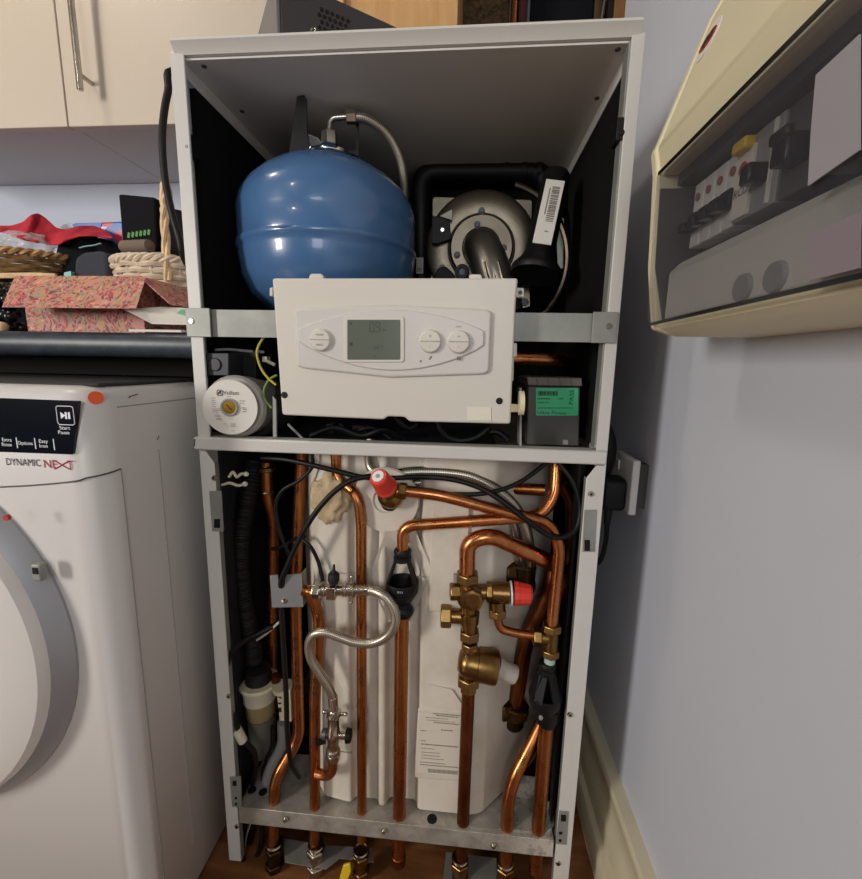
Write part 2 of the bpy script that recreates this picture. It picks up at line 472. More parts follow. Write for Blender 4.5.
b.box(WIN[0], WIN[1], -2.54, -2.5, 0, WIN[2]); b.box(WIN[0], WIN[1], -2.54, -2.5, WIN[3], 2.4)
struct(b.build('wall_front', M['room']))
b = B()
for x0, x1, z0, z1 in ((WIN[0], WIN[1], WIN[2], WIN[2]+.05), (WIN[0], WIN[1], WIN[3]-.05, WIN[3]), (WIN[0], WIN[0]+.05, WIN[2], WIN[3]), (WIN[1]-.05, WIN[1], WIN[2], WIN[3])):
    b.box(x0, x1, -2.54, -2.49, z0, z1)
struct(b.build('window_1', M['white'], bevel=.004))
b = B()
for x0, x1, z0, z1 in ((WIN2[0], WIN2[1], WIN2[2], WIN2[2]+.05), (WIN2[0], WIN2[1], WIN2[3]-.05, WIN2[3]), (WIN2[0], WIN2[0]+.05, WIN2[2], WIN2[3]), (WIN2[1]-.05, WIN2[1], WIN2[2], WIN2[3])):
    b.box(x0, x1, -2.54, -2.49, z0, z1)
struct(b.build('window_2', M['white'], bevel=.004))
# skirting: a moulded board with a proud foot, run along the right wall
def sweep_y(prof, y0, y1):
    return B().prism([(x, y0, z) for x, z in prof], (0, y1-y0, 0))
struct(sweep_y([(WX, 0), (.360, 0), (.360, .050), (.364, .058), (.374, .060), (.374, .110), (.380, .120), (.380, .160), (.377, .166), (.377, .176), (.380, .181), (WX, .181)], -2.5, .655).build('baseboard_right', M['cream_trim']))

# ---- socket on the right wall
t = thing('wall_socket', 'white single wall socket with black plug in it beside boiler', 'socket', (WX-.014, .145, .675))
B().box(.384, WX, .108, .182, .682, .756).build('back_box', M['dgrey'], t)
B().box(.372, .384, .100, .190, .672, .764).build('face_plate', M['white'], t, bevel=.002)
B().box(.3695, .373, .160, .172, .735, .752).build('rocker_switch', M['white'], t, bevel=.001)
t = thing('mains_plug', 'black mains plug with hanging lead in the wall socket', 'plug', (.35, .14, .66))
b = B(); b.prism([(.371, y, z) for y, z in rr(.112, .672, .162, .728, .012)], (-.036, 0, 0)); b.build('plug_body', M['black'], t, bevel=.004)
B().cyl((.352, .137, .676), (.352, .137, .642), .0075, .0055, 12).build('strain_relief', M['rubber'], t)
pts = smooth([(.352, .137, .645), (.353, .138, .61), (.348, .14, .575), (.335, .145, .56), (.315, .15, .572), (.306, .155, .60)], 6)
B().tube(pts, .0042, 8).build('lead', M['cable'], t)
t = tag(B().tube(smooth([(.312, .17, .86), (.335, .165, .82), (.350, .16, .785), (.352, .165, .745), (.340, .175, .715), (.312, .18, .70)], 6), .012, 10).build('rubber_sleeve', M['rubber']),
        'thick black rubber sleeve sagging above the plug behind the boiler post', 'sleeve')

# ================================================================== CONSUMER UNIT on the right wall
YE, YN = -.1, -.80
cu = thing('consumer_unit', 'cream fuse box with smoked clear cover on right wall', 'consumer unit', (WX-.02, -.45, .945))
b = B()
prof_up = [(WX, 1.1005), (.2905, 1.1005), (.289, 1.1035), (.2815, 1.127), (.284, 1.131), (.3195, 1.236), (.334, 1.262), (.352, 1.285), (WX, 1.30)]
b.prism([(x, YE-.014, z) for x, z in prof_up], (0, YN-YE, 0))
b.build('upper_cover', M['cream_pl'], cu, bevel=.003)
b = B(); b.prism([(x, YE, z) for x, z in [(WX, .946), (.316, .946), (.298, .952), (.2885, 1.013), (.284, 1.104), (.280, 1.126), (.283, 1.131), (.3195, 1.238), (.333, 1.265), (.352, 1.288), (WX, 1.303)]], (0, -.014, 0))
b.build('end_cap', M['cream_pl'], cu, bevel=.003)
b = B(); b.prism([(x, YE-.014, z) for x, z in [(WX, .944), (.318, .944), (.303, .952), (.303, .958), (WX, .958)]], (0, YN-YE, 0)); b.build('bottom_rail', M['cream_pl'], cu)
# fascia under the cover: recessed dark upper half, raised grey lower half
b = B(); b.prism([(x, YE-.014, z) for x, z in [(WX, .958), (.322, .958), (.334, 1.018), (.334, 1.09), (WX, 1.09)]], (0, YN-YE, 0)); b.build('fascia', M['bluegrey'], cu)
b = B(); b.prism([(x, YE-.0142, z) for x, z in [(WX-.07, .959), (.304, .959), (.291, 1.013), (.288, 1.088), (WX-.07, 1.088)]], (0, -.003, 0)); b.build('end_liner', M['dgrey'], cu)
B().box(.303, WX-.01, YN, YE-.018, 1.0895, 1.1000).build('top_liner', M['bluegrey'], cu)
b = B(); b.prism([(x, YE-.022, z) for x, z in [(.333, .960), (.302, .960), (.302, 1.006), (.312, 1.016), (.333, 1.018)]], (0, YN-YE, 0)); lf = b.build('lower_fascia', mat('pale_grey_fascia', 'cfccc6', .5), cu, bevel=.002)
for px, py in ((744, 288), (777, 277)):
    p = PX(px, py, .302); B().cyl(p, p+Vector((-.003, 0, 0)), .0105, .0095, 24).build('knockout', M['grey'], lf)
def rowp(px, py, x=.315): return PX(px, py, x)
# miniature breakers
for k in range(4):
    y1 = -.128-k*.0185; y0 = y1-.0170
    mb = B().box(.316, .335, y0, y1, 1.028, 1.086).build('circuit_breaker', M['white'], cu, bevel=.001)
    B().box(.311, .317, y0+.001, y1-.001, 1.043, 1.058).build('breaker_body', M['black'], mb, bevel=.001)
    B().box(.302, .312, y0+.003, y1-.003, 1.041, 1.049).build('toggle', M['black_gloss'], mb, bevel=.001)
    B().cyl((.3155, (y0+y1)/2, 1.073), (.3145, (y0+y1)/2, 1.073), .0036, None, 12).build('mark', mat('faded_red', '9a6260', .6), mb)
y1 = -.128-4*.0185
rcd = B().box(.314, .335, y1-.050, y1, 1.028, 1.088).build('residual_current_device', M['grey'], cu, bevel=.001)
B().box(.312, .3145, y1-.022, y1-.001, 1.030, 1.080).build('front_label', M['paper'], rcd)
B().box(.305, .3145, y1-.021, y1-.003, 1.0775, 1.0865).build('test_button', M['yellow'], rcd, bevel=.002)
B().cyl((.3122, y1-.011, 1.066), (.3113, y1-.011, 1.066), .0052, None, 16).build('red_mark', M['red_dull'], rcd)
B().text('RCD', (.312, y1-.0115, 1.049), (0, -1, 0), (0, 0, 1), .009).build('lettering', M['ink'], rcd)
B().box(.300, .3145, y1-.040, y1-.028, 1.046, 1.060).build('toggle', M['black_gloss'], rcd, bevel=.002)
B().box(.312, .3142, y1-.0445, y1-.0425, 1.030, 1.086).build('edge_strip', M['paper'], rcd)
ms = B().box(.315, .335, y1-.095, y1-.052, 1.028, 1.088).build('main_switch', M['dgrey'], cu, bevel=.001)
B().box(.300, .316, y1-.078, y1-.062, 1.044, 1.062).build('toggle', M['black_gloss'], ms, bevel=.002)
B().box(.298, .304, y1-.079, y1-.061, 1.058, 1.066).build('toggle_grip', M['black_gloss'], ms, bevel=.002)
B().box(.3325, .3345, y1-.16, y1-.10, 1.028, 1.086).build('blank_strip', M['white'], cu)
# smoked cover: real sheet with thickness, front + top + end returns
b = B()
b.prism([(x, YE-.0145, z) for x, z in [(.2905, .957), (.2885, .960), (.2865, 1.013), (.2835, 1.100), (.2855, 1.1005), (.2885, 1.013), (.2905, .960)]], (0, YN-YE, 0))
cv = b.build('smoked_cover', M['smoke'], cu)
B().box(.2900, .2915, YN, YE-.016, .9545, .9575).build('cover_edge', M['black_gloss'], cv)
B().box(.2838, .2852, YN, YE-.016, 1.1005, 1.1035).build('cover_top_edge', M['black_gloss'], cv)
st = [PX(a, c, .2845) for a, c in ((818, 75), (862, 34), (862, 150), (810, 186), (813, 132))]
B().prism([p+Vector((-.0012, 0, 0)) for p in st], (.0008, 0, 0)).build('clear_sticker', M['frost'], cv)
st = [PX(a, c, .2875) for a, c in ((809, 236), (862, 212), (862, 268), (811, 281))]
B().prism([p+Vector((-.0012, 0, 0)) for p in st], (.0008, 0, 0)).build('lower_sticker', mat('pinkish_label', '857a80', .5), cv)
# maker's mark on the sloping top
c = Vector((.3115, -.122, 1.187)); sl = Vector((.022, 0, .101)).normalized(); nrm = Vector((-.101, 0, .022)).normalized()
sl = Vector((.0355, 0, .105)).normalized(); nrm = Vector((-.105, 0, .0355)).normalized(); c = Vector((.284+.0355*.70, -.137, 1.131+.105*.70))
b = B(); b.lathe([(1e-5, 0), (.0165, 0), (.0165, .0008), (1e-5, .0008)], c, nrm, 24); lb = b.build('oval_backing', M['paper'], cu)
b = B(); b.prism([c+nrm*.001+Vector((0, -1, 0))*p[0]+sl*p[1] for p in circ(0, 0, .0135, .0075)], nrm*.0006); b.build('red_oval', M['red_dull'], lb)
b = B(); b.prism([c+nrm*.0018+Vector((0, -1, 0))*p[0]+sl*p[1] for p in circ(-.003, 0, .005, .0052, 14)], nrm*.0003); b.prism([c+nrm*.0018+Vector((0, -1, 0))*p[0]+sl*p[1] for p in ((.004, -.004), (.010, -.004), (.010, .004), (.004, .004))], nrm*.0003); b.build('mark', M['ink'], lb)

# ================================================================== LEFT: washing machine
WF, WR, WL, WT = -.135, -.34, -.94, .876
wm = thing('washing_machine', 'white front loading washing machine under the dark worktop', 'washing machine', (-.64, .18, 0))
def plan(r, n=8):                       # plan outline with rounded front corners
    o = []
    for k in range(n+1):
        t = PI/2*k/n; o.append((WR-r+r*math.sin(t), WF+r-r*math.cos(t)))
    o += [(WR, .44), (WL, .44)]
    for k in range(n+1):
        t = PI/2*k/n; o.append((WL+r-r*math.cos(t), WF+r-r*math.sin(t)))
    return o
b = B()
R0 = .036
def ringz(z, ins): 
    return [Vector((x+(ins if x < -.64 else -ins), y+(ins if y < .1 else -ins), z)) for x, y in plan(R0)]
b.loft([ringz(.012, .004), ringz(.016, 0), ringz(WT-.022, 0), ringz(WT-.010, .003), ringz(WT-.003, .010), ringz(WT, .022)])
b.build('cabinet', M['washer'], wm, sharp=50)
for x in (WR-.05, WL+.05):
    for y in (WF+.08, .38): B().cyl((x, y, 0), (x, y, .014), .02).build('foot', M['black'], wm)
# joints: shallow dark grooves
def FP(px, py, off=0): return P(px, py, WF-off)
b = B(); pts = [FP(a, c, .0003) for a, c in ((0, 487), (30, 485.5), (60, 483), (78, 480.7))]
z0_ = pts[-1].z
pts += [Vector((WR-R0+(R0+.0003)*math.sin(q_), WF+R0-(R0+.0003)*math.cos(q_), z0_+.007*q_/1.57)) for q_ in (.5, .75, 1.0, 1.25, 1.57)]
b.tube(smooth(pts, 4), .0011, 6); b.build('fascia_joint', M['dgrey'], wm)
z1 = pts[-1].z
b = B(); b.tube([(WR, WF+.037, z1), (WR, WF+.037, .02)], .0009, 6); b.tube([(WR, -.028, .782), (WR, -.028, .09)], .0007, 6)
b.tube([(WR, -.094, .849), (WR, .44, .850)], .0007, 6); b.build('side_joint', M['grey'], wm)
b = B(); b.tube(smooth([PX(129, 398, WR), PX(131, 396, WR), PX(138, 394, WR)], 3), .0007, 5); b.tube([PX(157, 440, WR), PX(159, 436, WR)], .0009, 5); b.build('scuff_mark', M['dgrey'], wm)
# display
pn = B().front(rpoly([(-80, 395), (78.5, 401), (73, 454.5), (-80, 449)], 1.5), WF-.0012, .0035).build('display_panel', M['wmpanel'], wm)
off = .0016
ux = (FP(70, 420)-FP(20, 418)); uz = Vector((0, 0, 1))
b = B()
for s, px, py, w in (('Start', 65, 428, .0135), ('Pause', 64, 432.5, .0142), ('Extra', 7, 439.8, .0125), ('Rinse', 7, 444.6, .0130), ('Options', 25.5, 443.2, .0195), ('Easy', 43.5, 441.3, .0115), ('Iron', 43.8, 446, .0105)):
    b.text(s, FP(px, py, off), (1, 0, 0), (0, 0, 1), .0062, width=w)
for px, y0, y1 in ((16.2, 437.5, 448), (34.5, 438, 449), (53.3, 439, 450)):
    p0, p1 = FP(px, y0, off), FP(px, y1, off); b.box(p0.x-.0005, p0.x+.0005, WF-.0019, WF-.0014, p1.z, p0.z)
c = FP(65.5, 415.5, off); h = .0108
b.prism([c+Vector((x, 0, z)) for x, z in ((-.006, -.004), (-.006, .004), (0, 0))], (0, -.0003, 0))
b.prism([c+Vector((x, 0, z)) for x, z in ((-.0005, -.004), (-.0005, .004), (.002, .004), (.002, -.004))], (0, -.0003, 0)); b.prism([c+Vector((x, 0, z)) for x, z in ((.0035, -.004), (.0035, .004), (.006, .004), (.006, -.004))], (0, -.0003, 0))
pp = rr(-h, -h*1.02, h, h*1.02, .003)
b.tube([c+Vector((x, -.0002, z)) for x, z in pp+pp[:1]], .0005, 5)
b.build('panel_lettering', M['ink_white'], pn)
b = B(); b.text('DYNAMIC', FP(23.5, 462.6, .0004), (1, 0, 0), (0, 0, 1), .0125, width=.0455); b.build('name_lettering', M['ink'], wm)
b = B(); b.text('NE', FP(50.5, 464.4, .0004), (1, 0, 0), (0, 0, 1), .0145, width=.0175)
p = FP(70.5, 465, .0004); b.text('T', p, (1, 0, 0), (0, 0, 1), .0145)
c = FP(62.3, 465, .0006)
for s in (1, -1): b.tube(smooth([c+Vector((-.011, 0, s*.0055)), c+Vector((-.004, 0, s*.002)), c+Vector((.004, 0, -s*.0025)), c+Vector((.0105, 0, -s*.0052))], 4), .0007, 5)
b.build('name_lettering', M['ink_red'], wm)['label'] = 'red lettering'
c = Vector((-.3475, WF+.0125, FP(92, 399).z)); nn = Vector((.85, -.53, 0)).normalized()
c = Vector((WR-R0, WF+R0, c.z)) + nn*(R0+.0002)
b = B(); uu = Vector((0, 0, 1)); vv = nn.cross(uu)
b.prism([c+vv*x+uu*z for x, z in circ(0, 0, .0080, n=20)], nn*.0006); b.build('round_sticker', M['orange'], wm)['label'] = 'orange round sticker'
# door
DC = Vector((-.66, WF, .535))
dr = B().lathe([(.235, 0), (.265, 0), (.2655, .004), (.260, .014), (.250, .024), (.235, .022)], DC, (0, -1, 0), 72).build('door_ring', M['silver_pl'], wm, sharp=30)
B().lathe([(.2495, .012), (.2495, .026), (.244, .036), (.21, .050), (.13, .060), (1e-4, .064)], DC, (0, -1, 0), 72).build('door', M['door_white'], wm, sharp=30)
c = P(38, 572, WF-.019)
B().box(c.x-.006, c.x+.006, c.y-.003, c.y+.006, c.z-.011, c.z+.011).build('latch_recess', M['galv'], dr, bevel=.002)
B().box(c.x-.003, c.x+.004, c.y-.0040, c.y+.002, c.z-.001, c.z+.007).build('latch_slot', M['black'], dr)
b = B(); b.text('90', P(8, 516, WF-.031), (1, 0, 0), (0, 0, 1), .0001)
c = P(9, 517, WF-.0305); b.cyl(c, c+Vector((0, -.004, 0)), .0035, None, 12)
b.build('warning_mark', M['red_dull'], dr)
# worktop
wt = tag(B().prism([(-2.2, y, z) for y, z in [(.655, .912), (.045, .912), (.034, .914), (.028, .920), (.026, .931), (.028, .942), (.034, .948), (.045, .950), (.655, .950)]], (1.885, 0, 0)).build('worktop', M['worktop']),
         'dark slate speckled worktop above the washing machine', 'worktop')
B().box(WL+.02, WR-.012, WF+.03, .43, WT-.001, WT+.003).build('gap_dark_plate', M['dark_plate'], wm, bevel=.002)  # dark plate added over the white top to keep the gap dark
wr = B().box(-2.2, -.316, .10, .118, .882, .9115).build('gap_shade_strip', M['lining'], wt)  # black strip added under the worktop to stand for shade in the gap
# wall cupboards
def cupboard(x0, x1, label, hx):
    c = thing('wall_cupboard', label, 'cupboard', ((x0+x1)/2, .5, 1.405), 'cream wall cupboards')
    B().box(x0+.001, x1-.001, .369, .655, 1.405, 2.12).build('carcass', M['cupin'], c)
    d = B().box(x0+.0015, x1-.0015, .350, .3685, 1.398, 2.118).build('door', M['cup'], c, bevel=.0015)
    if hx is not None:
        b = B(); b.cyl((hx, .318, 1.448), (hx, .318, 1.77), .006, None, 14, .001)
        for z in (1.478, 1.74): b.cyl((hx, .318, z), (hx, .351, z), .0045, None, 12)
        b.build('bar_handle', M['nickel'], d)
    return c
cupboard(-1.35, -.771, 'cream wall cupboard, plain door in the corner of the photo left of the bar handle', None)
cupboard(-.771, -.188, 'cream wall cupboard whose door carries the steel bar handle', -.706)
# beech cupboard further right, above the boiler
t = thing('beech_cupboard', 'tan beech cupboard above the boiler beside cork board', 'cupboard', (-.06, .5, 1.45))
B().box(-.184, .058, .372, .655, 1.45, 2.12).build('carcass', M['wood'], t)
B().box(-.162, .058, .354, .371, 1.45, 2.12).build('door', M['wood'], t, bevel=.001)
B().box(-.184, -.1625, .340, .371, 1.45, 2.12).build('edge_strip', mat('pale_beech_edge', 'd2a873', .5), t, bevel=.001)
# ---- behind and above the boiler
tag(B().box(.03, .174, .645, .66, 1.45, 2.12).build('cork_board', M['cork']), 'dark brown cork board on wall right of beech cupboard', 'board')
tag(B().tube([(.186, .63, 1.322), (.186, .63, 2.398)], .011, 14).build('copper_riser', M['copper_b']), 'bright copper riser pipe behind the boiler top by cork board', 'pipe')
tag(B().box(.199, .216, .62, .64, 1.322, 2.398).build('painted_batten', mat('dark_red_paint', '5b2320', .5)), 'thin dark red upright batten beside copper riser', 'batten')
t = thing('padded_board', 'black padded board with pale edge line leaning above the boiler', 'board', (.32, .55, 1.32))
rot = Matrix.Rotation(.20, 3, 'Y')
b = B(); b.box(.219, .366, .575, .60, 1.323, 1.95, Matrix.Rotation(.0, 3, 'Y')); b.build('padded_panel', M['black_cloth'], t, bevel=.008)
b = B(); b.tube([(.366, .568, 1.40), (.408, .568, 1.86)], .009, 10); b.build('support_leg', M['black_gloss'], t)
b = B(); b.tube([(.352, .560, 1.40), (.392, .560, 1.86)], .003, 8); b.build('edge_piping', M['nickel'], t)
tag(B().box(.33, WX-.002, .644, .659, 1.322, 2.1).build('tan_board', M['skin_tan']), 'tan board strip against back wall behind black padded board', 'board')
tag(B().box(.378, WX, .455, .52, .005, 2.398).build('timber_post', M['post'], bevel=.002), 'brown timber post in the corner against right wall', 'post')
tag(B().box(.366, .3765, .46, .475, 1.322, 2.35).build('black_rod', M['black']), 'thin black upright rod in front of brown timber post', 'rod')
# router
r0 = PZ(284, 36, 1.318)
o = Vector((-.160, .03, 1.3185)); e = Vector((math.cos(.62), math.sin(.62), 0)); g = Vector((-e.y, e.x, 0)); up = Vector((0, 0, 1))
H = .085; L = .175; W = .14
t = thing('set_top_box', 'charcoal metal box with round vent holes on top of the boiler', 'electronic box', o+(e*L+g*W)/2)
b = B(); b.obox(o+e*L/2+g*W/2+up*(H/2+.003), e*L/2, g*W/2, up*H/2); b.build('housing', M['router'], t, bevel=.002)
b = B(); b.obox(o+g*W/2-e*.003+up*(H/2+.003), e*.003, g*W*.5, up*H*.5); b.build('fascia', M['router2'], t, bevel=.002)
b = B()
for i in range(6):
    for j in range(6):
        c = o+e*(.052+.0075*i+(.0035 if j % 2 else 0))+up*(.030+.0075*j)-g*.0002
        b.cyl(c, c-g*.0006, .0027, None, 8)
b.build('vent_holes', M['black'], t)
b = B()
for q in (.02, L-.02):
    for w in (.02, W-.02): b.cyl(o+e*q+g*w, o+e*q+g*w+up*.004, .006, None, 10)
b.build('rubber_feet', M['rubber'], t)
tag(B().tube(smooth([P(312, 33, .035), P(311, 30, .035), P(313, 28, .035), P(315.5, 29, .035), P(314.5, 33, .035)], 4), .0008, 6).build('wire_hook', M['nickel']), 'tiny bent wire hook on boiler top in front of charcoal box', 'hook')
# cable at the boiler's left side
pts = smooth([Vector((-.24, .52, 1.3205)), Vector((-.285, .42, 1.326)), Vector((-.316, .26, 1.335))]+PP([(178, 74, .10), (168, 92, .09), (162.5, 130, .08), (164, 170, .08), (170, 205, .08), (179, 238, .08), (186, 262, .09)])+[Vector((-.345, .14, 1.0)), Vector((-.37, .26, .957)), Vector((-.40, .36, .9555))], 6)
tag(B().tube(pts, .0052, 10).build('power_cable', M['cable']), 'thick black cable looping down outside the boiler at its left', 'cable')

# ================================================================== things on the worktop
WTZ = .950
# paisley box with its flaps folded out
t = thing('paisley_box', 'paisley patterned card box with flaps folded out on worktop', 'box', (-.515, .14, WTZ))
a0, a1 = -.632, -.424
y0, y1, zt = .075, .20, 1.036
b = B(); b.box(a0, a1, y0, y1, WTZ+.001, zt); b.build('box_body', M['paisley'], t, bevel=.001)
b = B(); b.prism([(a0-.006, y0-.004, zt+.002), (a1+.012, y0-.004, zt+.002), (a1+.027, y0-.050, zt-.052), (a0+.016, y0-.050, zt-.052)], (0, .0015, .0015)); b.build('front_flap', M['paisley'], t)
b = B(); b.prism([(a1+.001, y0-.006, zt+.003), (a1+.001, y1, zt+.003), (a1+.070, y1+.01, zt-.044), (a1+.060, y0-.020, zt-.042)], (.0012, 0, .0012)); b.build('side_flap', M['paisley'], t)
# papers
def sheet(name, px, y, sag, label, cat, mt, grp=None):
    return
t = thing('envelope', 'white envelope edge with green trim lying in front of box', 'envelope', P(155, 318, .05))
b = B(); b.prism([P(a, c, yy) for a, c, yy in ((123, 309, .035), (139, 309, .05), (160, 307.5, .07), (190, 309, .07), (190, 325, .04), (152, 324, .035))], (0, .002, .0015)); b.build('paper_sheet', M['paper'], t)
b = B(); b.prism([P(a, c, yy-.0012) for a, c, yy in ((165, 309, .066), (190, 310, .067), (190, 317, .055), (178, 313.5, .06))], (0, .001, .0008)); b.build('green_trim', mat('green_print', '5fae8e', .6), t)
tag(B().prism([(-.420, .035, WTZ+.001), (-.335, .035, WTZ+.001), (-.335, .065, WTZ+.003), (-.38, .065, WTZ+.003)], (0, .0, .0035)).build('folded_letter', M['paper']), 'folded white letter lying flat at worktop edge below envelope', 'letter')
# wicker basket with a twisted handle
BC = Vector((-.535, .315, WTZ)); BR = .103; BH = .147
t = thing('wicker_basket', 'pale wicker basket with tall twisted handle behind paisley box', 'basket', BC)
b = B()
for j in range(13):
    z = .006+j*.0112; rad = BR*(.80+.20*(z/BH)); ns = 26
    pts = []
    for k in range(ns*5+1):
        th = 2*PI*k/(ns*5); w = math.sin(th*ns/2+PI*(j % 2))*.0035
        pts.append(BC+Vector(((rad+w)*math.cos(th), (rad+w)*math.sin(th), z+.0006*math.sin(th*9+j))))
    b.tube(pts, .0056, 6, cap=False)
b.build('weave', M['cane_w'], t)
b = B()
for k in range(26):
    th = 2*PI*(k+.5)/26
    b.tube([BC+Vector((BR*.78*math.cos(th), BR*.78*math.sin(th), .002)), BC+Vector((BR*math.cos(th), BR*math.sin(th), BH))], .0030, 6)
b.cyl(BC+Vector((0, 0, .0005)), BC+Vector((0, 0, .006)), BR*.79, None, 32); b.build('stakes', M['cane_w'], t)
b = B()
for s in range(3):
    pts = []
    for k in range(145):
        th = 2*PI*k/144; ph = th*14+s*2*PI/3
        pts.append(BC+Vector(((BR+.004*math.cos(ph))*math.cos(th), (BR+.004*math.cos(ph))*math.sin(th), BH+.004+.005*math.sin(ph))))
    b.tube(pts, .0046, 6, cap=False)
b.build('rim', M['cane_w'], t)
b = B()
ha = -1.05
base = [BC+Vector((BR*math.cos(ha)*math.cos(q)*1.0, BR*math.sin(ha)*math.cos(q)*1.0, .11+.205*max(0, math.sin(q)))) for q in [PI*i/60 for i in range(61)]]
for s in range(3):
    pts = []
    for i, p in enumerate(base):
        tt = (base[min(i+1, 60)]-base[max(i-1, 0)]).normalized(); u, v, _ = axes(tt); ph = i*.42+s*2*PI/3
        pts.append(p+u*.0040*math.cos(ph)+v*.0040*math.sin(ph))
    b.tube(pts, .0046, 7)
b.build('handle', M['cane'], t)
# contents of the basket
c = thing('black_pouch', 'black slab shaped case with green print standing in the basket', 'case', (-.545, .335, 1.09))
b = B(); b.prism([P(a, d, .33) for a, d in rpoly([(118, 193.5), (155, 197), (157, 250), (123, 250)], 3)], (0, .022, 0)); b.build('case_body', M['black_cloth'], c, bevel=.004)
b = B()
for k in range(6):
    p = P(129+k*4.0, 236-k*.6, .3285); b.box(p.x-.0028, p.x+.0028, p.y-.0008, p.y+.001, p.z-.004, p.z+.007, Matrix.Rotation(.25, 3, 'Y'))
b.build('green_print', mat('green_ink', '4f8a3a', .6), c)
tag(B().prism([P(a, d, .345) for a, d in rpoly([(160, 205), (196, 213), (192, 262), (162, 258)], 6)], (0, .04, 0)).build('black_bag', M['black_cloth'], bevel=.008, segs=3), 'soft black bag in the basket behind its twisted handle', 'bag')
p0, p1 = P(122, 247, .295), P(152, 246, .275)
tag(B().lathe([(1e-4, 0), (.009, .001), (.0125, .006), (.013, .02), (.013, (p1-p0).length-.02), (.0125, (p1-p0).length-.006), (1e-4, (p1-p0).length)], p0, p1-p0, 18).build('plush_roll', M['plush']), 'taupe plush roll lying across the front of the basket', 'roll')
# clothes and bits further left
def cloth(name, mt, fn, nu, nv, th, label, cat, sub=1):
    return tag(B().surf(fn, nu, nv).build(name, mt, solid=th, sub=sub, fix=False), label, cat)
top = [(-12, 232), (0, 226), (12, 226), (24, 222), (32, 214), (38, 213), (46, 218), (56, 228), (66, 230), (80, 226), (94, 226), (104, 230), (112, 236)]
bot = [(-12, 236), (0, 231), (12, 236), (24, 240), (32, 242), (40, 243), (48, 245), (58, 245), (66, 241), (80, 236), (94, 236), (106, 238), (113, 238)]
def lerp_seq(seq, u):
    f = u*(len(seq)-1); i = min(int(f), len(seq)-2); t_ = f-i
    return tuple(a*(1-t_)+c_*t_ for a, c_ in zip(seq[i], seq[i+1]))
def fcloth(u, v):
    a = lerp_seq(top, u); c_ = lerp_seq(bot, u)
    px = a[0]*(1-v)+c_[0]*v; py = a[1]*(1-v)+c_[1]*v
    return P(px, py, .41-.10*v+.020*math.sin(u*17)+.010*math.sin(u*31+v*5))
cloth('red_scarf', M['red_cloth'], fcloth, 44, 10, .004, 'crumpled red cloth with dark lining at back of worktop', 'cloth')
t = thing('floral_packet', 'blue and red floral film packet lying behind red cloth', 'packet', P(90, 246, .45))
b = B(); b.front(rpoly([(57, 227), (66, 223), (100, 222), (123, 221), (124, 262), (60, 270)], 3), .45, .03); b.build('film_wrap', M['floral'], t, bevel=.004)
b = B(); b.front([(72, 224), (102, 222.6), (100, 228), (74, 228)], .4485, .001); b.build('blue_band', mat('blue_print', '3f74c0', .4), t)
# black clothes heap
def blob(name, mt, c, sx, sy, sz, label, cat, amp=.25, fr=3.0, seed=0):
    b = B(); b.ball((0, 0, 0), 1, n=40, m=24)
    for v in b.bm.verts:
        n_ = noise.noise(v.co*fr*.5+Vector((seed, 0, 0)))*amp + noise.noise(v.co*fr+Vector((0, seed, 0)))*amp*.5
        v.co *= 1+n_
        v.co = Vector((v.co.x*sx, v.co.y*sy, v.co.z*sz))+Vector(c)
        if v.co.z < WTZ+.001: v.co.z = WTZ+.001
    return tag(b.build(name, mt, sharp=80), label, cat)
c = P(92, 258, .36)
blob('black_jacket', M['black_cloth'], (c.x, .36, c.z-.035), .085, .05, .075, 'heap of black clothing with a pale reflective stripe on worktop', 'clothing', .3, 3, 3)
p = smooth(PP([(80, 248, .312), (86, 246.5, .308), (94, 245.5, .308), (101, 243.5, .312)]), 5)
st = B().tube(p, .0028, 8, flat=.5).build('reflective_stripe', mat('reflective_tape', 'a8c8c8', .4), None)
jk = bpy.data.objects['black_jacket']; st.parent = jk; st.location = st.location - jk.location
c = P(90, 264, .25)
b = B(); b.front(rpoly([(72, 316), (74, 258), (82, 252), (100, 250), (107, 254), (109, 316)], 6), .235, .05); 
tag(b.build('slate_pouch', M['slate_cloth'], bevel=.012, segs=3), 'slate grey soft pouch just behind the paisley box', 'pouch')
tag(B().front(rpoly([(63, 316), (64, 272.5), (71, 271), (72, 316)], 1), .225, .008).build('teal_clip', M['teal']), 'small teal clip beside slate pouch behind the box', 'clip')
# wicker tray + bag
TC = P(18, 262, .34); TC.z -= .040
t = thing('wicker_tray', 'dark brown wicker tray with pale rim behind the paisley box', 'tray', TC)
b = B()
for j in range(5):
    pts = []
    for k in range(121):
        th = 2*PI*k/120; w = math.sin(th*15+PI*(j % 2))*.003
        pts.append(TC+Vector(((.125+j*.004+w)*math.cos(th), (.085+j*.004+w)*math.sin(th), j*.008)))
    b.tube(pts, .0045, 6, cap=False)
b.cyl(TC+Vector((0, 0, -.006)), TC+Vector((0, 0, -.002)), .088, None, 24)
b.build('weave', M['cane_dark'], t)
b = B()
for s in range(2):
    pts = [TC+Vector(((.145+.004*math.cos(th*24+s*PI))*math.cos(th), (.105+.004*math.cos(th*24+s*PI))*math.sin(th), .043+.004*math.sin(th*24+s*PI))) for th in [2*PI*k/168 for k in range(169)]]
    b.tube(pts, .005, 6, cap=False)
b.build('rim', mat('pale_brown_willow', 'ae8350', .6, var=.3, vscale=80), t)
bl = B(); bl.ball((0, 0, 0), 1, n=32, m=18)
bc = P(26, 246, .33)
for v in bl.bm.verts:
    v.co *= 1+noise.noise(v.co*2.6)*.35
    v.co = Vector((v.co.x*.058, v.co.y*.035, v.co.z*.028))+bc
tag(bl.build('clear_bag', M['film'], sharp=80), 'crinkled clear plastic bag lying in the brown wicker tray', 'bag')
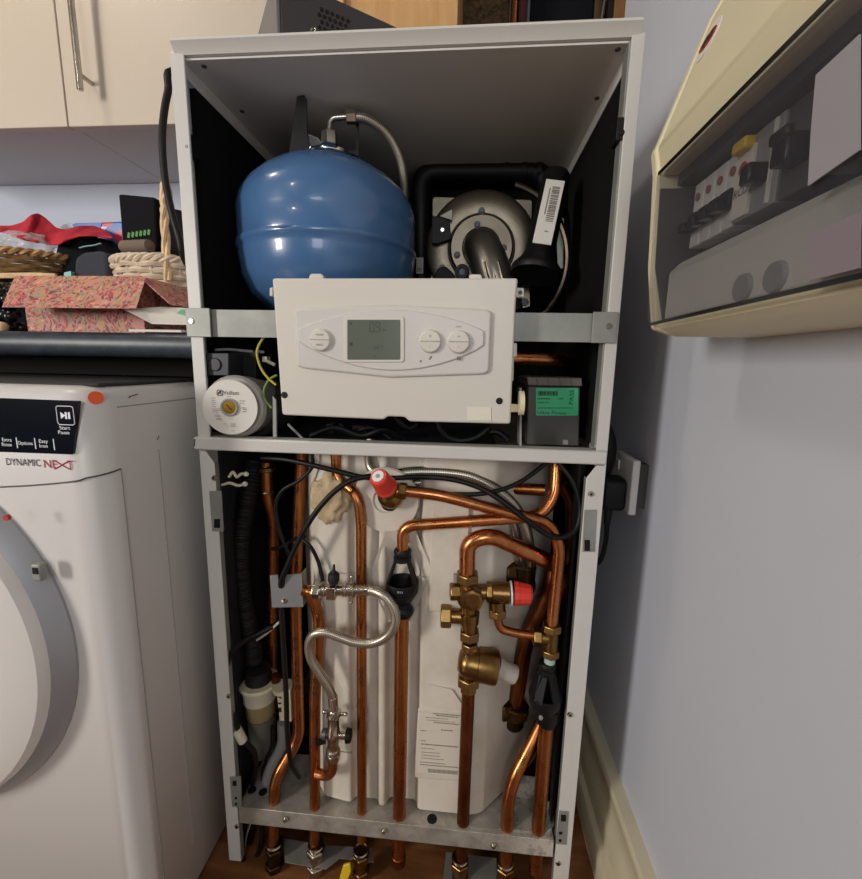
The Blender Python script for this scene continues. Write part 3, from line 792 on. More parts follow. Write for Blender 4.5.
# straw strip and base cloth, dark bowl of beads
b = B()
for k in range(4): b.tube(smooth(PP([(-20, 274.5+k*.9, .19), (10, 274.3+k*.9, .185), (35, 274+k*1.0, .18), (56, 275+k*.8, .175)]), 5), .0026, 6)
tag(b.build('straw_bundle', M['cane']), 'pale straw strip lying flat below the brown wicker tray', 'straw')
c = P(40, 268, .36)
blob('black_fleece', M['black_cloth'], (TC.x-.01, TC.y+.01, .965), .125, .10, TC.z-.006-.965, 'low heap of black fleece under the brown wicker tray', 'clothing', .10, 3, 9)
b = B()
random.seed(4)
for i in range(34):
    r = .0105
    px = random.uniform(-8, 17); py = random.uniform(285, 318); y = .12+random.uniform(-.02, .03)
    b.ball(P(px, py, y), r, n=10, m=7)
for i in range(6): b.ball((P(-6+i*4.4, 325, .115).x, .115+.01*(i % 2), WTZ+.0105), .0105, n=10, m=7)
o = tag(b.build('bead_string', M['black_gloss']), 'heap of glossy black beads at the left end of paisley box', 'beads'); o['kind'] = 'stuff'
tag(B().ball((P(1.5, 321, .09).x, .09, WTZ+.009), .009).build('cream_ball', M['cane']), 'small cream ball beside the black beads', 'ball')
# ================================================================== BOILER CASING
bc = thing('boiler_casing', 'tall white boiler cabinet with its front cover removed', 'boiler', (0, .285, 0))
for s in (-1, 1):
    b = B(); xo = .2975*s
    b.box(min(xo, xo-.003*s), max(xo, xo-.003*s), .001, .57, .03, 1.303)
    b.build('side_panel', M['case'], bc)
    # folded front edge: upper flange narrow, lower flange wider with clipped top corner
    b = B()
    xi = xo-(.019 if s < 0 else .0155)*s
    b.prism([(xo, 0, .797), (xi, 0, .797), (xi, 0, 1.300), (xo, 0, 1.303)], (0, .003, 0))
    b.box(min(xi, xi+.002*s), max(xi, xi+.002*s), .001, .004, .80, 1.298)
    b.build('upper_flange', M['case'], bc, bevel=.0012)
    if s > 0: B().box(xi-.002, xi, .0035, .022, .80, 1.296).build('inner_return', M['galv'], bc)
    b = B(); wl = .0225 if s < 0 else .0255; xi = xo-wl*s; zb = .024 if s < 0 else .03
    b.prism([(xo, 0, zb), (xi, 0, zb), (xi, 0, .757), (xi+.0125*s, 0, .776), (xo, 0, .776)], (0, .003, 0))
    b.build('lower_flange', M['case'], bc, bevel=.001)
    b = B(); b.box(min(xi, xi+.002*s), max(xi, xi+.002*s), .002, .012, zb, .757); b.build('flange_return', M['galv'], bc)
    b = B(); a, c_ = sorted((xo-.0035*s, xo-.012*s)); b.box(a, c_, .032, .555, .80, 1.278); b.build('black_lining', M['lining'], bc)
    a, c_ = sorted((xo-.0035*s, xo-.008*s)); B().box(a, c_, .042, .555, .11, .77).build('lower_lining', mat('dark_grey_steel', '33353a', .5, .3) if s < 0 else M['lining'], bc)  # left side is dark bluish-grey sheet steel, right side black lining
    a, c_ = sorted((xo-.0035*s, xo-.0135*s)); B().box(a, c_, .006, .555, 1.278, 1.2955).build('ceiling_strip', M['case_in'], bc)
    # clips inside the upper edge
    p = P(192, 146, .012) if s < 0 else P(620, 132, .012)
    b = B(); b.box(p.x-.007, p.x+.004, p.y-.010, p.y+.012, p.z-.014, p.z+.012); b.cyl(p+Vector((0, -.012, -.006)), p+Vector((0, -.008, -.006)), .0035, None, 10); b.build('cover_clip', M['black'], bc, bevel=.001)
b = B(); b.prism([(-.291, -.004, 1.3145), (-.291, -.008, 1.3125), (-.291, -.0085, 1.3095), (-.291, -.002, 1.3035), (-.291, .001, 1.2985), (-.291, .57, 1.2985), (-.291, .57, 1.3145)], (.582, 0, 0)); b.build('top_panel', M['case'], bc)
B().box(-.2875, .2875, .006, .555, 1.2955, 1.298).build('ceiling_liner', M['case_in'], bc)
b = B()
for px, py in ((204, 66), (242, 111), (618, 49), (597, 98)):
    p = PZ(px, py, 1.2955); b.cyl(p, p+Vector((0, 0, -.0012)), .0035, None, 10)
b.build('rivet', M['dark_steel'], bc)
B().box(-.292, .292, .556, .57, .11, 1.296).build('back_panel', M['lining'], bc)
b = B(); b.box(-.3015, .296, -.006, .020, .778, .7975); b.build('mid_rail', M['case'], bc, bevel=.0025)
B().tube([(-.2985, -.0062, .795), (-.2990, -.0062, .790), (-.3000, -.0062, .784)], .0008, 5).build('paint_chip', M['ink'], bc)
b = B(); b.box(-.286, .1495, .021, .55, .786, .789); b.build('chamber_floor', M['dark_plate'], bc)
b = B(); b.box(.15, .286, .021, .55, .786, .789); b.build('chamber_floor', mat('grubby_steel', '6b5f52', .6, .2, var=.3), bc)
# galvanised cross bar with its end plates
b = B(); b.box(-.268, .264, .0035, .0055, .9435, .981); b.box(-.268, .264, .0055, .018, .9795, .981); cb = b.build('cross_bar', M['galv'], bc)
for s in (-1, 1):
    b = B()
    if s < 0: b.box(-.3005, -.2645, -.0035, -.0005, .9425, .9822)
    else: b.box(.2625, .2945, -.0035, -.0005, .9425, .9822)
    ep = b.build('end_plate', M['galv'], cb, bevel=.0006)
    x = -.292 if s < 0 else .2835
    B().cyl((x, -.0034, .964), (x, -.0050, .964), .0042, .0036, 14).build('screw', M['nickel'], ep)
# screws, catches
for px, py in ((214.2, 478), (591, 494), (570, 714.5), (229, 696), (237, 826), (558, 863)):
    p = P(px, py, -.0004); q = B(); q.cyl(p, p+Vector((0, -.0020, 0)), .0044, .0036, 16); q.build('screw', M['nickel'], bc)
    B().cyl(p+Vector((0, -.0019, 0)), p+Vector((0, -.0023, 0)), .0018, None, 6).build('screw_socket', M['black'], bc)
def catch(px, slots, name='catch_plate'):
    c_ = B().front(px, -.0012, .0022).build(name, M['galv'], bc, bevel=.0003)
    for a0, b0, a1, b1 in slots: B().front([(a0, b0), (a1, b0), (a1, b1), (a0, b1)], -.0016, .001).build('slot', M['black'], c_)
catch([(209, 491), (221, 491), (223.5, 531.5), (212, 531.5)], [(214, 519, 220, 528)])
catch([(584.5, 510), (597, 510), (595, 552), (582.5, 552)], [(584.5, 540, 590, 551)])
catch([(229.5, 777), (240.5, 777), (241.5, 807), (232, 807)], [(232.5, 781, 236.5, 786), (234.8, 797, 237, 799.5), (235, 803, 237, 805.5)])
catch([(559.5, 811), (569, 812), (566.5, 845), (556, 844)], [(561, 815, 566, 821.5), (559, 832, 562.3, 834.6), (558.7, 839.5, 561.6, 842)])
# tray near the bottom
b = B(); b.box(-.272, .268, .0, .11, .1405, .1435); b.box(-.272, .268, -.0015, .001, .110, .1435); tr = b.build('pipe_tray', M['tray'], bc, bevel=.0006)
b = B()
for px, py in ((252, 790), (263, 792), (432, 819)): 
    p = PZ(px, py, .1436); b.cyl(p, p+Vector((0, 0, .0004)), .0085 if px > 400 else .0075, None, 18)
b.build('tray_hole', M['black'], tr)
for px, py in ((286, 818), (384, 829.5), (384, 795), (493.5, 844)):
    if py == 795: continue
    p = P(px, py, -.0016); q = B(); q.hexnut(p+Vector((0, -.002, 0)), (0, 1, 0), .0052, .004); q.cyl(p+Vector((0, -.004, 0)), p+Vector((0, -.006, 0)), .003, None, 10); q.build('tray_screw', M['nickel'], tr)
pl = [PZ(a, c_, .1440) for a, c_ in ((478, 797), (552, 802), (554, 826), (546, 833), (470, 828))]
B().prism(pl, (0, 0, .0012)).build('cover_plate', M['tray'], tr)
# rear dark liner under the tray and the perforated pipe brackets
B().box(-.29, .29, .10, .103, .01, .139).build('plinth_back', M['lining'], bc)

# ================================================================== UPPER CHAMBER
# expansion vessel
TC2 = Vector((-.138, .150, 0)); TR = .1430
zs = P(300, 228, .008).z
t = thing('expansion_vessel', 'large blue steel expansion vessel in the upper left of boiler', 'tank', (TC2.x, TC2.y, .985))
prof = [(1e-4, .986), (.06, .988), (.10, .996), (.126, 1.018), (.139, 1.045), (TR, 1.075), (TR, zs-.006), (TR+.0022, zs-.004), (TR+.0028, zs), (TR+.0022, zs+.004), (TR, zs+.006), (TR, 1.128), (.1432, 1.146), (.138, 1.164), (.127, 1.181), (.110, 1.197), (.088, 1.212), (.064, 1.222), (.046, 1.2265), (.040, 1.2285), (.040, 1.235), (1e-4, 1.235)]
B().lathe(prof, TC2, (0, 0, 1), 96).build('shell', M['blue'], t, sharp=50)
b = B(); c_ = Vector((TC2.x-.018, TC2.y-TR-.0015, zs+.0015)); b.ball(c_, .012, 1.0, .18, .18, 14, 8); b.build('weld_spot', M['blue'], t)
B().lathe([(.034, 0), (.046, .001), (.047, .005), (.034, .0065)], TC2+Vector((0, 0, 1.2335)), (0, 0, 1), 40).build('collar', M['chrome'], t)
# bracket that holds it
b = B(); y = .20
b.front([(289, 152), (297, 96.5), (304, 95), (306.5, 99), (307, 134), (309, 150)], .083, .003)
b.build('mounting_bracket', M['black'], t)
b = B()
b.front([(356, 122), (358.5, 122), (359, 156), (346, 152), (356, 149)], .118, .003)
pass
b.build('rear_bracket', M['black'], t)
b = B(); b.prism([P(308.5, 135, .090), P(318, 139, .095), P(322, 144, .10), P(309, 147, .10)], (0, 0, .0015)); b.build('bracket_seat', M['grey'], t)
# vessel hose
t = thing('vessel_hose', 'braided flexible hose with elbow arching over the blue vessel', 'hose', P(329, 142, .104))
YH = .104
p = P(329.5, 146, YH); top = P(329.5, 132, YH)
B().hexnut((p+top)/2, (0, 0, 1), .0125, (top-p).length).build('union_nut', M['nickel'], t)
pts = fillet([top, P(330, 118, YH), P(352, 116.5, YH+.004)], .022, 8); B().tube(pts, .0042, 12).build('elbow_pipe', M['nickel'], t)
e0, e1 = P(346, 117, YH+.003), P(356, 117, YH+.006)
B().hexnut((e0+e1)/2, e1-e0, .0095, (e1-e0).length).build('hose_nut', M['nickel'], t)
pts = smooth(PP([(356, 117.2, .110), (364, 118, .113), (374, 123, .12), (385, 132, .13), (394, 145, .14), (401, 162, .15), (404, 180, .16), (404, 200, .175), (402, 235, .20)]), 8)
B().tube(pts, .0070, 14).build('braided_sleeve', M['braid'], t)

# heat exchanger (burner door) at the right
HY = .27
t = thing('heat_exchanger', 'round cast silver burner door with bolts at the upper right', 'heat exchanger', P(485, 330, .33))
b = B(); b.front(rpoly([(432, 196), (533, 199), (530, 300), (430, 296)], 4), HY+.002, .015); b.build('square_flange', M['silver'], t, bevel=.002)
hc = P(481, 250, HY)
B().lathe([(.060, -.004), (.104, -.004), (.104, .007), (.098, .010), (.070, .0105), (.060, .009)], hc, (0, -1, 0), 64, ring=True).build('door_dish', M['silver'], t)
B().lathe([(1e-4, -.01), (.100, -.01), (.100, .004), (.092, .006), (.080, .002), (.064, .008), (1e-4, .008)], hc, (0, -1, 0), 64).build('door_disc', M['silver'], t)
oc = P(492, 262, HY+.01); RIM0, RIM1 = -75, 75
B().torus(oc, (0, 1, 0), .142, .006, 40, 8, math.radians(RIM0), math.radians(RIM1)).build('outer_rim', M['silver'], t)
hub = B().lathe([(.034, 0), (.058, 0), (.058, .010), (.056, .012), (.036, .012), (.034, .010)], hc+Vector((0, -.008, 0)), (0, -1, 0), 48).build('hub_ring', M['silver'], t)
B().torus(hc+Vector((0, -.0095, 0)), (0, 1, 0), .0605, .0028, 48, 6).build('gasket', M['black'], t)
for px, py in ((481.6, 211), (477.3, 225), (503.7, 248), (457, 255), (442.5, 268)):
    p = P(px, py, HY-.02); q = B(); q.cyl(p+Vector((0, .012, 0)), p+Vector((0, -.002, 0)), .0062, None, 16); q.hexnut(p+Vector((0, -.003, 0)), (0, 1, 0), .0048, .004); q.build('bolt', M['dark_steel'], t)
pts = fillet([P(479, 243, HY-.012), P(482, 246, HY-.06), P(496, 285, HY-.075), P(503, 310, HY-.06)], .03, 8)
tb = B().tube(smooth(PP([(480, 250, HY-.01), (482, 248, HY-.045), (489, 262, HY-.062), (497, 285, HY-.068), (505, 312, HY-.06)]), 8), .0325, 24).build('gas_inlet_elbow', mat('polished_cast_metal', '77736a', .3, .85, var=.12, vscale=20), t, sharp=60)
b = B()
for k in range(3): b.tube([P(484+k*7, 262, HY-.0945), P(489+k*7.5, 284, HY-.1015)], .0022, 6)
b.build('cast_rib', M['silver'], tb)
c_ = P(462, 271.5, HY-.03)
q = B(); q.torus(c_, (0, 1, 0), .0095, .004, 24, 8); q.cyl(c_, c_+Vector((0, .02, 0)), .012, None, 24); q.build('sight_glass', M['dark_steel'], t)
b = B(); b.front([(432, 215), (449.5, 220), (451, 239), (436, 244), (431.5, 243)], HY-.025, .012); b.build('side_bracket', M['black'], t, bevel=.001)
p = P(442.5, 230, HY-.0255); B().cyl(p, p+Vector((0, -.002, 0)), .0042, .003, 12).build('bracket_screw', M['chrome'], t)
B().front([(440, 216), (452, 209.5), (452, 220)], HY-.024, .002).build('white_tag', M['paper'], t)
b = B(); b.front(rpoly([(434, 276), (438, 268), (446, 266), (455, 275), (455, 284), (434, 284)], 2), HY-.04, .02); b.build('igniter_boot', M['rubber'], t, bevel=.003)
q = B(); q.front([(521, 287), (529, 281), (530, 306), (523, 308)], HY-.03, .006); q.build('lower_lug', M['silver'], t)
p = P(525, 302, HY-.031); q = B(); q.torus(p, (0, 1, 0), .0052, .002, 18, 6); q.cyl(p, p+Vector((0, .004, 0)), .005, None, 14); q.build('lug_bolt', M['dark_steel'], t)
# black air pipe that frames it
pts = fillet(PP([(421, 285, .33), (421, 172, .33), (541, 172, .33), (553, 196, .33), (553, 230, .33)]), .035, 8)
t = thing('air_intake_pipe', 'black plastic air pipe framing the silver burner door', 'pipe', P(421, 285, .33))
B().tube(pts, .020, 18).build('pipe_run', M['black'], t)
for a in (506, 523, 538):
    p = P(a, 172, .33); B().cyl(p-Vector((.004, 0, 0)), p+Vector((.004, 0, 0)), .0225, None, 24).build('pipe_socket', M['black'], t)
B().box(P(425, 160, .36).x, P(560, 160, .36).x, .37, .55, 1.16, 1.285).build('dark_housing', M['lining'], t)
B().front([(416.5, 257.5), (423.5, 257.5), (423, 273.5), (416, 273.5)], .306, .0012).build('paper_tag', M['paper'], t)
p = P(419, 270, .3055); B().text('30', p, (1, 0, 0), (0, 0, 1), .011).build('tag_lettering', M['ink'], t)
# silencer with bar code sticker
t = thing('intake_silencer', 'black flared silencer tube with white bar code sticker', 'silencer', P(538, 275, .19))
a, c_ = P(557, 174, .20), P(539.5, 254, .17); ax_ = (c_-a).normalized()
L_ = (c_-a).length
B().lathe([(.020, 0), (.0225, .004), (.0235, L_*.5), (.0245, L_), (.031, L_+.013), (.0410, L_+.026), (.0425, L_+.032), (.040, L_+.038), (1e-4, L_+.035)], a, ax_, 32).build('tube_body', M['black'], t, sharp=50)
st = [(548.5, 185), (563.5, 186.5), (552, 248), (536, 246)]
mid = a+ax_*(L_*.55); tc_ = (CAM-mid); n_ = (tc_-ax_*tc_.dot(ax_)).normalized(); w_ = ax_.cross(n_); w_ = w_ if w_.x > 0 else -w_
s0, s1 = L_*.20, L_*.97; hw = .0150
sk = B().obox(a+ax_*((s0+s1)/2)+n_*.0246, w_*hw, ax_*((s1-s0)/2), n_*.0012).build('sticker', M['paper'], t, bevel=.0006)
o0 = a+ax_*s0+n_*.0259-w_*hw
fr = [o0, o0+w_*2*hw, o0+w_*2*hw+ax_*(s1-s0), o0+ax_*(s1-s0)]
b = B(); uu = (fr[1]-fr[0]).normalized(); vv = (fr[3]-fr[0]).normalized(); W_ = (fr[1]-fr[0]).length; H_ = (fr[3]-fr[0]).length; nn = uu.cross(vv).normalized(); nn = nn if nn.y < 0 else -nn
random.seed(3); s_ = .11
while s_ < .66:
    w = random.choice((.010, .014, .02))
    b.prism([fr[0]+uu*W_*x+vv*H_*y+nn*.0006 for x, y in ((.42, s_), (.82, s_), (.82, s_+w), (.42, s_+w))], nn*.0002); s_ += w+random.choice((.008, .014))
b.prism([fr[0]+uu*W_*x+vv*H_*y+nn*.0006 for x, y in ((.28, .14), (.33, .14), (.33, .55), (.28, .55))], nn*.0002)
b.prism([fr[0]+uu*W_*x+vv*H_*y+nn*.0006 for x, y in ((.5, .80), (.68, .80), (.68, .815), (.5, .815))], nn*.0002)
b.build('bar_code', M['ink_grey'], sk)
tag(B().front([(556, 218), (564, 218), (563, 268), (558, 270)], .30, .003).build('perforated_strip', M['galv']), 'pale metal strip standing behind the flared silencer', 'bracket')

# ---- control panel
Y = -.030
t = thing('control_panel', 'off white boiler control panel with display and round buttons', 'control panel', (0, -.015, .832))
out = rpoly([(272, 278), (518, 278), (516, 300), (510.5, 424), (409, 421.5), (405, 417), (387, 416.4), (384, 419.5), (282, 415)], 3)
fp = B().front(out, Y, .0275).build('face_plate', M['panel'], t, bevel=.004, segs=3)
for px in ([(309, 276), (311, 273.6), (321, 273.6), (323.5, 276), (323.5, 279), (309, 279)], [(469, 276), (471, 274.2), (480, 274.2), (482, 276), (482, 279), (469, 279)], [(269.4, 288), (272.5, 287), (272.5, 296), (269.4, 296)],
           [(516, 287.5), (524, 288), (524, 297), (516, 297)], [(512.5, 343), (517, 343), (517, 357), (512.5, 357)], [(511, 357), (514, 357), (513.5, 381), (510.5, 381)]):
    B().front(px, Y+.008, .010).build('clip_tab', M['panel'], t, bevel=.001)
p = P(520.2, 292.5, Y+.0075); B().cyl(p, p+Vector((0, -.0006, 0)), .0026, None, 12).build('tab_hole', M['dgrey'], t)
bz = rpoly([(294, 310), (300, 308.2), (385, 304.2), (486, 309), (492, 312), (489.5, 371), (484, 374.3), (390, 377.6), (303, 368.4), (296.5, 366)], 3)
be = B().front(bz, Y-.0055, .0065).build('bezel', M['panel2'], t, bevel=.003, segs=3)
# lens-shaped raised field
up_ = [(298+(u*186), 329-math.sin(PI*u)**.8*20.5+u*2) for u in [k/24 for k in range(25)]]
lo_ = [(298+(u*186), 343+math.sin(PI*u)**.8*27.5+u*4-2) for u in [k/24 for k in range(24, -1, -1)]]
B().front(rpoly(up_+lo_, 1.5, 2), Y-.0085, .004).build('bezel_field', M['panel2'], be, bevel=.0016, segs=3)
F_ = Y-.0085
dfm = B().front(rr(343.5, 316.2, 404.5, 362.5, 3), F_-.0016, .003).build('display_frame', M['panel'], be, bevel=.0012)
dp = B().front(rr(347.3, 319.7, 400.3, 359.7, 1.2), F_-.0020, .0015).build('display', M['lcd'], t)
b = B(); o_ = F_-.0023
def seg7(ch, cx, cy, w, h, tk):
    segs = {'a': ((0, 0), (1, 0)), 'b': ((1, 0), (1, .5)), 'c': ((1, .5), (1, 1)), 'd': ((0, 1), (1, 1)), 'e': ((0, .5), (0, 1)), 'f': ((0, 0), (0, .5)), 'g': ((0, .5), (1, .5))}
    on = {'0': 'abcdef', '9': 'abcdfg', '1': 'bc', '4': 'bcfg', '7': 'abc'}[ch]
    for s_ in on:
        (x0, y0), (x1, y1) = segs[s_]
        x0, x1 = cx+(x0-.5)*w, cx+(x1-.5)*w; y0, y1 = cy+(y0-.5)*h, cy+(y1-.5)*h
        if x0 == x1: q_ = [(x0-tk, y0+tk), (x0+tk, y0+tk), (x0+tk, y1-tk), (x0-tk, y1-tk)]
        else: q_ = [(x0+tk, y0-tk), (x1-tk, y0-tk), (x1-tk, y0+tk), (x0+tk, y0+tk)]
        b.front(q_, o_, .0002)
seg7('0', 371.8, 327, 3.8, 9.6, .42); seg7('9', 377.8, 327, 3.8, 9.6, .42)
b.front([(374.5, 331.2), (375.3, 331.2), (375.3, 332), (374.5, 332)], o_, .0002)
for i, ch in enumerate('147'): seg7(ch, 373.5+i*3.8, 347.8, 2.1, 4.8, .18)
b.text('bar', P(384.4, 329.8, o_), (1, 0, 0), (0, 0, 1), .0042, off=.0001)
b.front(circ(351, 323.5, 1.2, 1.2, 10), o_, .0002); b.front([(349.5, 343), (352.7, 342), (352.7, 346), (349.5, 346)], o_, .0002); b.front([(374, 357), (375, 355.6), (376, 357)], o_, .0002)
b.build('display_digits', M['lcd_ink'], dp)
for k, (cx, cy, up1, dn) in enumerate(((321.3, 340, 'MODE', 'PROG'), (430.6, 341.5, '+', '-'), (458.9, 342, '+', '-'))):
    c_ = P(cx, cy, F_); bt = B().lathe([(.0152, 0), (.0152, .0010), (.0140, .0022), (.0136, .0052), (.0125, .0062), (1e-4, .0068)], c_, (0, -1, 0), 40).build('push_button', M['panel'], t)
    b = B(); b.box(c_.x-.0128, c_.x+.0128, c_.y-.0071, c_.y-.0062, c_.z-.0003, c_.z+.0003); b.build('button_split', M['ink_grey'], bt)
    b = B(); sz = .0036 if len(up1) > 1 else .006
    b.text(up1, c_+Vector((0, -.0066, .0062)), (1, 0, 0), (0, 0, 1), sz, off=.0003); b.text(dn, c_+Vector((0, -.0066, -.0066)), (1, 0, 0), (0, 0, 1), sz, off=.0003); b.build('button_lettering', M['ink_grey'], bt)
b = B()
for px in (circ(420.8, 361.3, 1.1, 1.1, 12), [(428.5, 359.6), (430.6, 356), (432.5, 356), (430.5, 359.6)], [(457, 356.5), (461, 356.5), (461, 360), (457, 360)]): b.front(px, F_-.0003, .0003)
b.text('RESET', P(459, 326.8, F_), (1, 0, 0), (0, 0, 1), .0030, off=.0003)
for s_ in (-1, 1):
    cx = 430.6 if s_ < 0 else 458.9
    for k in range(4): 
        a_ = math.radians(-35+k*20); b.front(circ(cx+s_*13.5*math.cos(a_), 342+13.5*math.sin(a_), .3, .3, 6), F_-.0003, .0003)
b.build('printed_symbols', M['ink_grey'], be)
for px, py in ((284.5, 395), (499.3, 401)):
    p = P(px, py, Y); B().cyl(p, p+Vector((0, -.0007, 0)), .0045, None, 20).build('screw_hole', M['black'], t)
b = B(); b.front(rr(467.5, 407, 491.5, 420.8, .6), Y-.0010, .0015); b.build('blank_tab', mat('pale_cream_plastic', 'e2dccb', .45), t, bevel=.0006)
p0 = P(490.5, 417, Y-.0003)
# hinge arms at both sides
b = B(); b.front([(509, 404), (520, 404.5), (520, 412), (508.5, 412)], Y+.012, .006); b.cyl(P(519, 403, Y+.004), P(523.5, 403, Y+.004), .016, .016, 20); b.build('hinge_arm', M['cream_pl'], t)
tag(B().front([(519.6, 388), (521.6, 388), (521.6, 446), (519.6, 446)], .004, .03).build('hinge_plate', M['galv']), 'thin upright galvanised hinge plate right of the control panel', 'plate')
tag(B().front([(272.6, 396), (276, 400), (276.5, 437), (273, 437)], .004, .003).build('hinge_bracket', M['galv']), 'galvanised hinge plate below left edge of control panel', 'plate')

# ---- pump
pc = P(233.2, 406.8, .001)
t = thing('circulating_pump', 'round pump with white rating badge and brass screw at lower left', 'pump', (pc.x, .05, .79))
av = Vector((.10, -1, .03)).normalized()
B().lathe([(1e-4, -.08), (.042, -.08), (.0455, -.02), (.0460, -.002), (.0425, .004), (1e-4, .004)], pc+Vector((0, .0055, 0)), av, 28).build('motor_can', mat('pale_grey_can', 'aaa79e', .45), t, sharp=25)
c_ = P(250, 410, .06); B().lathe([(1e-4, -.08), (.048, -.08), (.048, 0), (.044, .006), (1e-4, .006)], c_, (0, -1, 0), 12).build('volute', M['dgrey'], t, sharp=20)
bd = B().lathe([(1e-4, 0), (.0395, 0), (.0395, .0012), (1e-4, .0012)], pc+av*.0095, av, 48).build('badge', M['paper'], t)
u_ = Vector((0, 0, 1)).cross(-av).normalized()*-1; u_ = u_ if u_.x > 0 else -u_; w_ = u_.cross(av)*-1; w_ = w_ if w_.z > 0 else -w_
o_ = pc+av*.0112
def pt(x, z): return o_+u_*x*.001+w_*z*.001
b = B(); b.text('Vaillant', pt(3.0, 20.5), u_, w_, .0078, width=.0225)
b.build('badge_lettering', M['ink'], bd)
b = B()
R_ = [pt(-13.2+x, 20.5+z) for x, z in rr(-4, -4, 4, 4, 1.6)]
b.tube(R_+R_[:1], .00045, 5)
for pts in (((-2.2, -2.6), (-2, 0), (-.6, 1.6), (.4, 2.8)), ((-1.4, -.2), (.6, .2), (1.6, -1), (1.9, -2.6)), ((.2, .8), (1.8, 2.8))):
    b.tube([pt(-13.2+x, 20.5+z) for x, z in pts], .0006, 5)
b.build('badge_emblem', M['ink'], bd)
b = B()
random.seed(8)
def line(x, z, w, h=.7):
    s_ = x
    while s_ < x+w:
        q_ = random.uniform(.8, 2.0); q_ = min(q_, x+w-s_)
        b.prism([pt(a_, c2) for a_, c2 in ((s_, z), (s_+q_, z), (s_+q_, z+h), (s_, z+h))], av*.0002); s_ += q_+.45
for i, z in enumerate((12.5, 9.2, 6.2, 3.2, 0, -3, -5.2, -7.6)): line(-26+i*.2, z, (6, 5.5, 6.5, 5, 5.5, 12, 12, 8)[i])
for i, z in enumerate((-12, -14.2, -16.8, -18.6)): line(-22+i*.8, z, 8)
for x, z, w in ((14, 9, 4), (18.5, 9, 4), (15, 5.5, 2), (19, 5.5, 2), (17, -1, 6), (18, -6.5, 6), (19, -3.2, 5)): line(x, z, w, 1.1)
line(-10, -24.5, 4); line(0, -24.5, 8, .9); line(-5, -27.6, 1.6, 1.2); line(0, -27.8, 8, 1.1); line(1.5, -34.5, 4); line(-3, 15, 6, .6); line(-2, -17, 6, .5)
b.build('badge_print', M['ink_grey'], bd)
B().lathe([(.0095, 0), (.0128, 0), (.0128, .0022), (.0112, .003), (.0095, .0022)], o_, av, 32, ring=True).build('badge_ring', M['grey'], bd)
sc = B().lathe([(1e-4, 0), (.0092, 0), (.0092, .0016), (1e-4, .002)], o_, av, 28).build('vent_screw', mat('bright_brass', 'c99a3c', .3, .9), t)
b = B(); d_ = (u_*.7-w_*.7); e_ = (u_*.7+w_*.7)
b.prism([o_+av*.0016+d_*x+e_*y for x, y in ((-.006, -.0007), (.006, -.0007), (.006, .0007), (-.006, .0007))], av*.0008); b.build('screw_slot', M['ink'], sc)
# connector box above pump
t = thing('junction_box', 'small black box with round button above the pump badge', 'box', P(216, 375, .03))
B().front(rr(202.5, 353, 228.5, 375.5, .8), .008, .05).build('box_body', M['bluegrey'], t, bevel=.001)
c_ = P(214.7, 364.5, .0075); B().lathe([(1e-4, 0), (.0095, 0), (.0095, .0016), (.0088, .0020), (.0084, .0008), (1e-4, .0008)], c_, (0, -1, 0), 28).build('round_button', M['bluegrey'], t)
tag(B().front(rr(229.5, 350, 256, 381, 1), .05, .06).build('terminal_housing', M['black'], bevel=.002), 'black terminal housing behind the small black box', 'housing')
tag(B().tube(smooth(PP([(203, 352, .04), (215, 350, .04), (230, 349.5, .045), (246, 351, .048), (264, 352, .06)]), 5), .0022, 8).build('thin_cable', M['grey']), 'thin grey cable across the top of the small black box', 'cable')
t = thing('earth_wire', 'yellow and green earth wire curling beside the control panel', 'wire', P(275, 410, .03))
B().tube(smooth(PP([(264, 337, .012), (258.5, 346, .008), (257, 355, .006), (261, 368, .006), (268, 378, .006), (276, 385, .006)]), 6), .0018, 8).build('yellow_run', M['earth'], t)
B().tube(smooth(PP([(277, 375, .008), (269, 380, .008), (264, 390, .008), (265, 400, .008), (272, 408, .008)]), 6), .0018, 8).build('green_run', M['earth_green'], t)
t = thing('wire_terminal', 'pair of white spade terminals behind the earth wire', 'terminal', P(265, 362, .06))
B().front(rr(262, 356.5, 267, 362, .5), .06, .012).build('terminal_cap', M['nylon'], t, bevel=.001)
B().tube(PP([(267, 361, .06), (275, 365, .06)]), .0028, 8).build('terminal_lead', M['nylon'], t)
# ebox
Y = .06
t = thing('electronics_box', 'grey plastic electronics box with green pass label', 'electronics box', P(555, 447, .11))
B().front([(528, 386), (580.5, 387), (579, 446.5), (527, 445)], Y, .10).build('case_body', M['dgrey'], t, bevel=.002)
b = B(); b.front([(527, 377), (582, 378), (582.5, 386.5), (528, 385.5)], Y-.004, .11); b.build('lid', M['dgrey2'], t, bevel=.0015)
b = B()
for px in (537, 548, 559.5, 570.5): b.front([(px-.4, 378), (px+.4, 378), (px+1.6, 386), (px+.8, 386)], Y-.0052, .002)
b.build('lid_rib', M['dgrey'], t)
B().front([(563, 440), (568, 440), (568, 444.5), (563, 444.5)], Y-.002, .004).build('latch', M['grey'], t)
gl = B().front(rr(536, 388, 578.2, 415.6, 1), Y-.0008, .001).build('pass_label', M['green_label'], t)
yo = Y-.0011
b = B()
b.text('Ultra Power', P(537.2, 412.5, yo), (1, 0, 0), (0, 0, 1), .0068, align='LEFT', width=.0440, off=.0002)
b.text('PASS', P(571.7, 397.3, yo), (0, 0, 1), (-1, 0, 0), .0090, width=.0215, off=.0002)
random.seed(5)
def gline(x0, x1, y, h):
    s_ = x0
    while s_ < x1:
        w = random.uniform(.5, 1.5); b.front([(s_, y-h/2), (s_+w, y-h/2), (s_+w, y+h/2), (s_, y+h/2)], yo-.0002, .0002); s_ += w+random.uniform(.3, .6)
